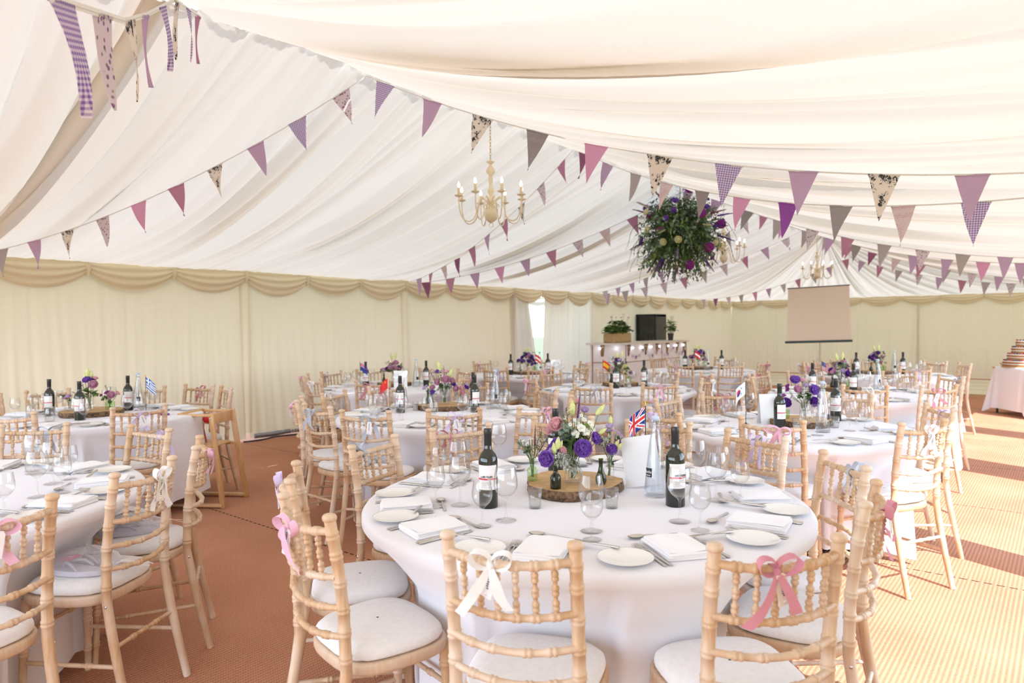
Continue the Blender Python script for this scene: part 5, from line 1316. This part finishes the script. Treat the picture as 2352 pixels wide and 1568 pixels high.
obj('shelf', mb.mesh('shelf', M_DGREY), fr)
mb = MB(); mb.lathe([(0, 0), (.028, 0), (.03, .01), (.03, .11), (.022, .14), (.011, .165), (.011, .205), (0, .21)], 14); bb = [mb.mesh('drink_bottle', simple('fridge_bottle_' + str(i), c, .2)) for i, c in enumerate(((.35, .38, .40), (.30, .16, .06), (.40, .38, .15), (.12, .2, .12)))]
SHN = {.956: 'third', 1.256: 'top'}
for z in (.956, 1.256):
    for k in range(6):
        tag(obj('drink_bottle', bb[(k * 2 + int(z * 3)) % 4], None, (-7.93 - .19 + k * .076, 15.06, z)), 'small drink bottle, ' + ORD[k] + ' along the ' + SHN[z] + ' fridge shelf from the wall side', 'bottle', 'bottles in the drinks fridge')
M_WICK = wood('woven_wicker', (.28, .17, .07), (.50, .34, .16), rough=.8, grain=(20, 20, 90))
def plant(name, label, loc, pot, crown):
    t = thing(name, label, 'plant', loc)
    mb = MB()
    if pot == 'basket': mb.rbox((0, 0, .10), (.13, .36, .10), .03)
    else: mb.lathe([(0, 0), (.055, 0), (.075, .16), (.08, .165), (.07, .165), (.065, .15), (0, .15)], 18)
    obj('basket' if pot == 'basket' else 'pot', mb.mesh('pot', M_WICK if pot == 'basket' else M_DGREY), t)
    rr = random.Random(len(label)); lf = MB(); fw = MB()
    for i in range(crown[0]):
        x = rr.uniform(-.12, .12) if pot == 'basket' else rr.gauss(0, .06); y = rr.uniform(-.38, .38) if pot == 'basket' else rr.gauss(0, .09)
        z = crown[1] + rr.uniform(0, crown[2]) * (1 - (y / .5) ** 2 if pot == 'basket' else 1)
        lf.tube([(x * .3, y * .7, crown[1] - .05), (x, y, z)], .002, 4, 1)
        for q in range(3): leaf_add(lf, V((x, y, z)), V((rr.uniform(-1, 1), rr.uniform(-1, 1), rr.uniform(-.2, .5))), rr.uniform(.05, .085), rr.uniform(.03, .045), 0 if rr.random() < .6 else 2)
    for i in range(crown[3]):
        y = rr.uniform(-.36, .36) if pot == 'basket' else rr.gauss(0, .09); x = rr.uniform(-.05, .1); z = crown[1] + crown[2] + rr.uniform(0, .14)
        lf.tube([(x * .3, y * .7, crown[1]), (x, y, z)], .002, 4, 1)
        for q in range(6): petal_patch(fw, Matrix.Translation((x + rr.uniform(-.015, .015), y + rr.uniform(-.015, .015), z)) @ Matrix.Rotation(rr.uniform(0, 6), 4, 'Z') @ Matrix.Rotation(rr.uniform(0, 1), 4, 'X'), .026, .014, .2, 0, 0, 0 if (i % 4 or pot != 'basket') else 1, 3)
    obj('foliage', lf.mesh('foliage', [M_LEAF, M_STEM, M_LEAFL]), t); obj('blossom', fw.mesh('blossom', [PET['white'], PET['pink']]), t)
plant('planted_basket', 'green leafy plants with small flowers in a wicker basket on the bar', (-7.22, 12.35, 1.096), 'basket', (150, .20, .24, 14))
plant('potted_plant', 'small flowering plant in a dark grey pot on the far bar end', (-7.2, 14.75, 1.096), 'pot', (34, .22, .20, 10))

# ------------------------------------------------------------------ projector screen
s = thing('projector_screen', 'grey-beige projector screen on a tripod before the back wall', 'projector screen', (-4.78, 17.9, 0), .10)
mb = MB(); P = []
for j in range(25):
    v = j / 24; w = lerp(.70, .735, v); P.append([V((lerp(-w, w, i / 24), .02 * math.sin(5 * i / 24 + 2 * v) * math.sin(PI * v), lerp(2.36, 1.02, v) + .035 * (i / 24 - .5))) for i in range(25)])
mb.grid(P); obj('screen_sheet', mb.mesh('screen_sheet', cloth('grey_beige_screen', (.84, .73, .64), .12, (.9, .8, .7), scale=200)), s)
mb = MB(); mb.tube([(-.72, 0, 2.345), (.72, 0, 2.38)], .012, 8); obj('top_bar', mb.mesh('top_bar', M_BLACK), s)
mb = MB(); mb.tube([(-.77, 0, .985), (.77, 0, 1.03)], .030, 12); obj('case', mb.mesh('case', simple('dark_teal_case', (.03, .06, .07), .4)), s)
mb = MB(); mb.tube([(0, .05, .25), (0, .05, 2.45)], .012, 8); mb.tube([(0, .05, 2.45), (0, -.01, 2.37)], .006, 6); obj('pole', mb.mesh('pole', M_CHROME), s)
for k in range(3):
    a = 2 * PI * k / 3 + .5; mb = MB(); mb.tube([(0, .05, .62), (.42 * math.cos(a), .05 + .42 * math.sin(a), .012)], .009, 6); obj('leg', mb.mesh('leg', M_CHROME), s)

# ------------------------------------------------------------------ cake table and cake
ct = thing('cake_table', 'square table under a long white cloth by the dance floor', 'table', (-.36, 13.22, 0), math.radians(-52))
mb = MB(); mb.box((0, 0, .72), (.40, .40, .015)); obj('table_top', mb.mesh('table_top', M_BEECH), ct)
for sx in (-1, 1):
    for sy in (-1, 1): mb = MB(); mb.tube([(sx * .35, sy * .35, 0), (sx * .35, sy * .35, .71)], .016, 8); obj('leg', mb.mesh('leg', M_BLACK), ct)
mb = MB(); n = 160; P = [[V((0, 0, .742))] * n]
def sq(a, h, p): c, q = math.cos(a), math.sin(a); return V((h * math.copysign(abs(c) ** p, c), h * math.copysign(abs(q) ** p, q), 0))
for h, z in ((.2, .742), (.40, .742), (.412, .736)): P.append([sq(2 * PI * i / n, h, .28) + V((0, 0, z)) for i in range(n)])
for k in range(1, 15):
    t = k / 14; row = []
    for i in range(n):
        a = 2 * PI * i / n; cr = abs(math.sin(2 * a)) ** 4
        p = sq(a, .415 + .035 * t + .09 * t * cr, .28); p += V((p.x, p.y, 0)).normalized() * (.018 * t * math.sin(16 * a)); p.z = lerp(.73, .09 - .075 * cr, t); row.append(p)
    P.append(row)
mb.grid(P, cu=True)
tag(obj('tablecloth', mb.mesh('tablecloth', M_CLOTH), None, (-.36, 13.22, 0), (0, 0, math.radians(-52))), 'white cloth with long corners on the cake table', 'tablecloth', 'white tablecloths')
ck = thing('layer_cake', 'tall tiered sponge cake with cream and red berries', 'cake', (-.51, 13.18, .745))
M_SP = simple('golden_sponge', (.36, .17, .06), .8, 0, .3, 60); M_CR = simple('whipped_cream', (.85, .82, .76), .6, 0, .04); M_BE = simple('red_berry', (.45, .01, .03), .25); M_BL = simple('dark_berry', (.03, .02, .06), .3)
mb = MB(); mb.lathe([(0, 0), (.29, 0), (.295, .008), (.29, .012), (0, .012)], 32); obj('cake_board', mb.mesh('cake_board', M_CUT), ck)
z = .012; rr = random.Random(8)
for i, r in enumerate((.27, .215, .16, .105)):
    h = .085; mb = MB()
    for q in range(2):
        mb.lathe([(0, z + q * .042), (r, z + q * .042), (r + .004, z + q * .042 + .012), (r, z + q * .042 + .028), (0, z + q * .042 + .028)], 28, mi=0)
        mb.lathe([(0, z + q * .042 + .026), (r - .002, z + q * .042 + .028), (r + .007, z + q * .042 + .035), (r - .002, z + q * .042 + .042), (0, z + q * .042 + .042)], 28, mi=1)
    obj('sponge_tier', mb.mesh('sponge_tier', [M_SP, M_CR]), ck)
    mb = MB()
    for k in range(int(r * 150)):
        a = 2 * PI * k / int(r * 150); e = rr.uniform(.009, .013); mb.lathe([(0, -e), (e * .8, -e * .5), (e, 0), (e * .8, e * .6), (0, e)], 8, Matrix.Translation(((r - .014) * math.cos(a), (r - .014) * math.sin(a), z + .084 + e)), rr.choice((0, 0, 1)))
    obj('berries', mb.mesh('berries', [M_BE, M_BL]), ck)['kind'] = 'stuff'
    z += h + .018
mb = MB(); mb.lathe([(0, .001), (.03, .001), (.055, .05), (.058, .05), (.052, .048), (.028, .006), (0, .006)], 18)
tag(obj('white_bowl', mb.mesh('white_bowl', M_PLATE), None, (-.78, 13.42, .748)), 'small white bowl beside the cake', 'bowl')

# ------------------------------------------------------------------ high chair
hc = thing('wooden_high_chair', 'golden wooden high chair beside the blue-striped flag table', 'high chair', (-5.56, 2.80, 0), math.radians(33))
def slat(p0, p1, w, d):
    mb = MB(); p0, p1 = V(p0), V(p1); ax = (p1 - p0).normalized(); L = (p1 - p0).length
    M = Matrix.Translation((p0 + p1) / 2) @ ax.to_track_quat('Z', 'Y').to_matrix().to_4x4(); mb.rbox((0, 0, 0), (w, d, L / 2), min(w, d) * .45, M); return mb.mesh('slat', M_BEECH)
for sy in (-1, 1):
    y = sy * .19; yt = sy * .165
    for sx in (-1, 1): obj('side_leg', slat((sx * .235, y, .0), (sx * .13, yt, .76), .011, .022), hc)
    obj('floor_rail', slat((-.235, y, .022), (.235, y, .022), .022, .011), hc); obj('arm_rail', slat((-.14, yt, .745), (.14, yt, .745), .018, .011), hc); obj('seat_rail', slat((-.17, yt, .47), (.17, yt, .47), .020, .011), hc)
    mb = MB()
    for x, zz in ((.128, .72), (-.165, .47)): mb.lathe([(0, 0), (.008, 0), (.008, .004), (0, .005)], 10, Matrix.Translation((x, yt + sy * .011, zz)) @ Matrix.Rotation(-sy * PI / 2, 4, 'X'))
    obj('bolt', mb.mesh('bolt', M_CHROME), hc)
mb = MB(); mb.rbox((-.02, 0, .485), (.15, .160, .010), .03); obj('seat', mb.mesh('seat', M_BEECH), hc)
obj('backrest', slat((.125, -.16, .71), (.125, .16, .71), .010, .045), hc); obj('front_bar', slat((-.13, -.16, .745), (-.13, .16, .745), .012, .020), hc); obj('foot_rest', slat((-.20, -.17, .26), (-.20, .17, .26), .035, .010), hc)
mb = MB(); mb.strip([(.125, -.10 + .002 * i, .76 - .014 * i) for i in range(11)], [V((0, .018, 0))] * 11); mb.strip([(.112, -.08, .76 - .010 * i) for i in range(9)], [V((0, .016, 0))] * 9); obj('ribbon', mb.mesh('ribbon', RIB['pink']), hc)['label'] = 'pale pink ribbon hanging from the back'
mb = MB(); mb.rbox((-.235 + .035, -.196, .4), (.008, .002, .02), .002); obj('maker_label', mb.mesh('maker_label', M_CHROME), hc)
for k, m in enumerate((FM['y'], FM['r'])):
    mb = MB(); mb.lathe([(0, -.038), (.027, -.027), (.038, 0), (.027, .027), (0, .038)], 14); e = obj('play_ball', mb.mesh('play_ball', m), hc, (-.09 + .07 * k, -.02 + .06 * k, .69))
    e['label'] = ('yellow' if k == 0 else 'red') + ' play ball under the tray'
mb = MB(); mb.strip([(-.06 + .01 * i, .02, .67 - .045 * i) for i in range(5)], [V((0, .014, 0))] * 5); obj('harness_strap', mb.mesh('harness_strap', simple('red_webbing', (.40, .08, .03), .8)), hc)

# ------------------------------------------------------------------ flip-flops in organza bags on two chairs
M_FOAM = simple('pale_lilac_foam', (.60, .57, .66), .8, 0, .05, 90); M_ORG = None
def organza():
    m, nt, out = newmat('sheer_white_organza')
    d = N(nt, 'ShaderNodeBsdfDiffuse'); d.inputs['Color'].default_value = (.85, .83, .84, 1); t = N(nt, 'ShaderNodeBsdfTransparent')
    lw = N(nt, 'ShaderNodeLayerWeight', Blend=.4); mr = N(nt, 'ShaderNodeMapRange'); mr.inputs['To Min'].default_value = .12; mr.inputs['To Max'].default_value = .6
    nt.links.new(lw.outputs['Facing'], mr.inputs['Value']); mx = N(nt, 'ShaderNodeMixShader'); nt.links.new(mr.outputs[0], mx.inputs['Fac']); nt.links.new(t.outputs[0], mx.inputs[1]); nt.links.new(d.outputs[0], mx.inputs[2]); nt.links.new(mx.outputs[0], out.inputs['Surface']); return m
M_ORG = organza()
def sole(mir):
    mb = MB(); out = []
    for i in range(40):
        a = 2 * PI * i / 40; y = .125 * math.sin(a); x = .042 * math.cos(a) * (1 + .18 * math.sin(a)) + mir * .006 * math.cos(2 * a); out.append((x, y))
    P = [[V((x * k, y * k, z)) for x, y in out] for z, k in ((0, .98), (.004, 1), (.016, 1), (.019, .985))]; mb.grid(P, cu=True); mb.add(P[-1], [tuple(range(40))], 0, False); return mb.mesh('sole', M_FOAM)
SOLE = [sole(-1), sole(1)]
mb = MB()
for sx in (-1, 1): mb.tube([(0, .06, .018), (sx * .012, .035, .040), (sx * .032, -.01, .040), (sx * .038, -.045, .018)], [.004, .006, .006, .004], 7)
STRAP = mb.mesh('strap', simple('silver_grey_strap', (.45, .43, .47), .4))
for q, (x, y, rz, nm) in enumerate(((-2.97, 1.00, 2.05, 'chair with the white bow'), (-3.36, 1.32, 2.6, 'chair with the pale pink bow'))):
    z = .508
    f = thing('flip_flops', 'pair of pale lilac flip-flops on the seat of the ' + nm, 'flip-flops', (x, y, z), rz, 'flip-flops on chairs')
    for i, sx in enumerate((-.045, .045)):
        so = obj('sole', SOLE[i], f, (sx, 0, .001 + .0), (0, 0, sx)); obj('strap', STRAP, so)
    if q == 0:
        mb = MB(); mb.rbox((-.02, .05, .048), (.034, .028, .001), .012); tg = obj('gift_tag', mb.mesh('gift_tag', simple('bright_pink_card', (.75, .10, .25), .6)), f); tg['label'] = 'bright pink heart-printed tag'
        mb = MB()
        for k in (-1, 1): mb.tube([(-.02 + k * .005 + .007 * math.cos(a), .05 + .007 * math.sin(a), .050) for a in [k * .6 + i * .5 for i in range(11)]], .0009, 4)
        obj('swirl_print', mb.mesh('swirl_print', M_CARD), tg)
    mb = MB(); P = []; rr = random.Random(q + 5)
    for j in range(9):
        v = j / 8; row = []
        for i in range(36):
            a = 2 * PI * i / 36; k = math.cos(v * PI / 2) ** .6
            row.append(V((.115 * k * math.cos(a) * (1 + .06 * rr.uniform(-1, 1)), .155 * k * math.sin(a) * (1 + .06 * rr.uniform(-1, 1)), .001 + .085 * v ** 1.2 + .010 * rr.uniform(0, 1) * (v > 0))))
        P.append(row)
    mb.grid(P, cu=True)
    bg = obj('organza_bag', mb.mesh('organza_bag', M_ORG), None, (x, y, z + .001), (0, 0, rz)); tag(bg, 'sheer white organza gift bag round the flip-flops on the ' + nm, 'gift bag', 'organza gift bags')
    mb = MB()
    for k in range(2): mb.strip([(.02 * k + .012 * i, -.14 - .011 * i, .03 - .0025 * i * i * .3 + .004 * math.sin(i + k)) for i in range(8)], [V((.006, .003, 0))] * 8)
    obj('tie_ribbon', mb.mesh('tie_ribbon', RIB['white']), bg)

for o in list(PROTO.children) + [PROTO]: bpy.data.objects.remove(o)
# ------------------------------------------------------------------ light, sky and camera
sd = V((.58, -.27, .80)).normalized()
L = bpy.data.lights.new('sun', 'SUN'); L.energy = 11; L.angle = .008; L.color = (1, .95, .94)
lo = bpy.data.objects.new('sun', L); COL.objects.link(lo); lo.rotation_euler = sd.to_track_quat('Z', 'Y').to_euler(); lo.location = (6, -3, 9)
w = bpy.data.worlds.new('sky'); SC.world = w; w.use_nodes = True
wt = w.node_tree; bgn = wt.nodes['Background']
tc = wt.nodes.new('ShaderNodeTexCoord'); sp = wt.nodes.new('ShaderNodeSeparateXYZ'); wt.links.new(tc.outputs['Generated'], sp.inputs[0])
wt.links.new(ramp(wt, sp.outputs['Z'], [(0, (.86, .93, 1.0)), (.22, (.62, .74, .92)), (.6, (.20, .28, .42)), (1, (.14, .21, .34))]), bgn.inputs['Color'])
bgn.inputs['Strength'].default_value = 8.0
cam = bpy.data.cameras.new('camera'); co = bpy.data.objects.new('camera', cam); COL.objects.link(co)
yaw, pit, rol = math.radians(39.1), math.radians(1.2), math.radians(.54)
f0 = V((-math.sin(yaw), math.cos(yaw), 0)); r0 = V((math.cos(yaw), math.sin(yaw), 0)); zz = V((0, 0, 1))
fw = f0 * math.cos(pit) - zz * math.sin(pit); u0 = zz * math.cos(pit) + f0 * math.sin(pit)
rg = r0 * math.cos(rol) - u0 * math.sin(rol); uu = u0 * math.cos(rol) + r0 * math.sin(rol)
co.matrix_world = Matrix(((rg.x, uu.x, -fw.x, 0), (rg.y, uu.y, -fw.y, 0), (rg.z, uu.z, -fw.z, 1.435), (0, 0, 0, 1)))
cam.sensor_width = 36; cam.lens = 1568 / 2352 * 36; cam.clip_start = .02; cam.clip_end = 300
cam.dof.use_dof = True; cam.dof.focus_distance = 2.95; cam.dof.aperture_fstop = 3.2
SC.camera = co
SC.view_settings.view_transform = 'Standard'; SC.view_settings.look = 'None'; SC.view_settings.exposure = -0.16; SC.view_settings.gamma = 1
SC.view_settings.use_curve_mapping = False
cy = SC.cycles
cy.max_bounces = 7; cy.diffuse_bounces = 5; cy.glossy_bounces = 3; cy.transmission_bounces = 4; cy.transparent_max_bounces = 14
cy.caustics_reflective = False; cy.caustics_refractive = False; cy.use_denoising = True; cy.sample_clamp_indirect = 6
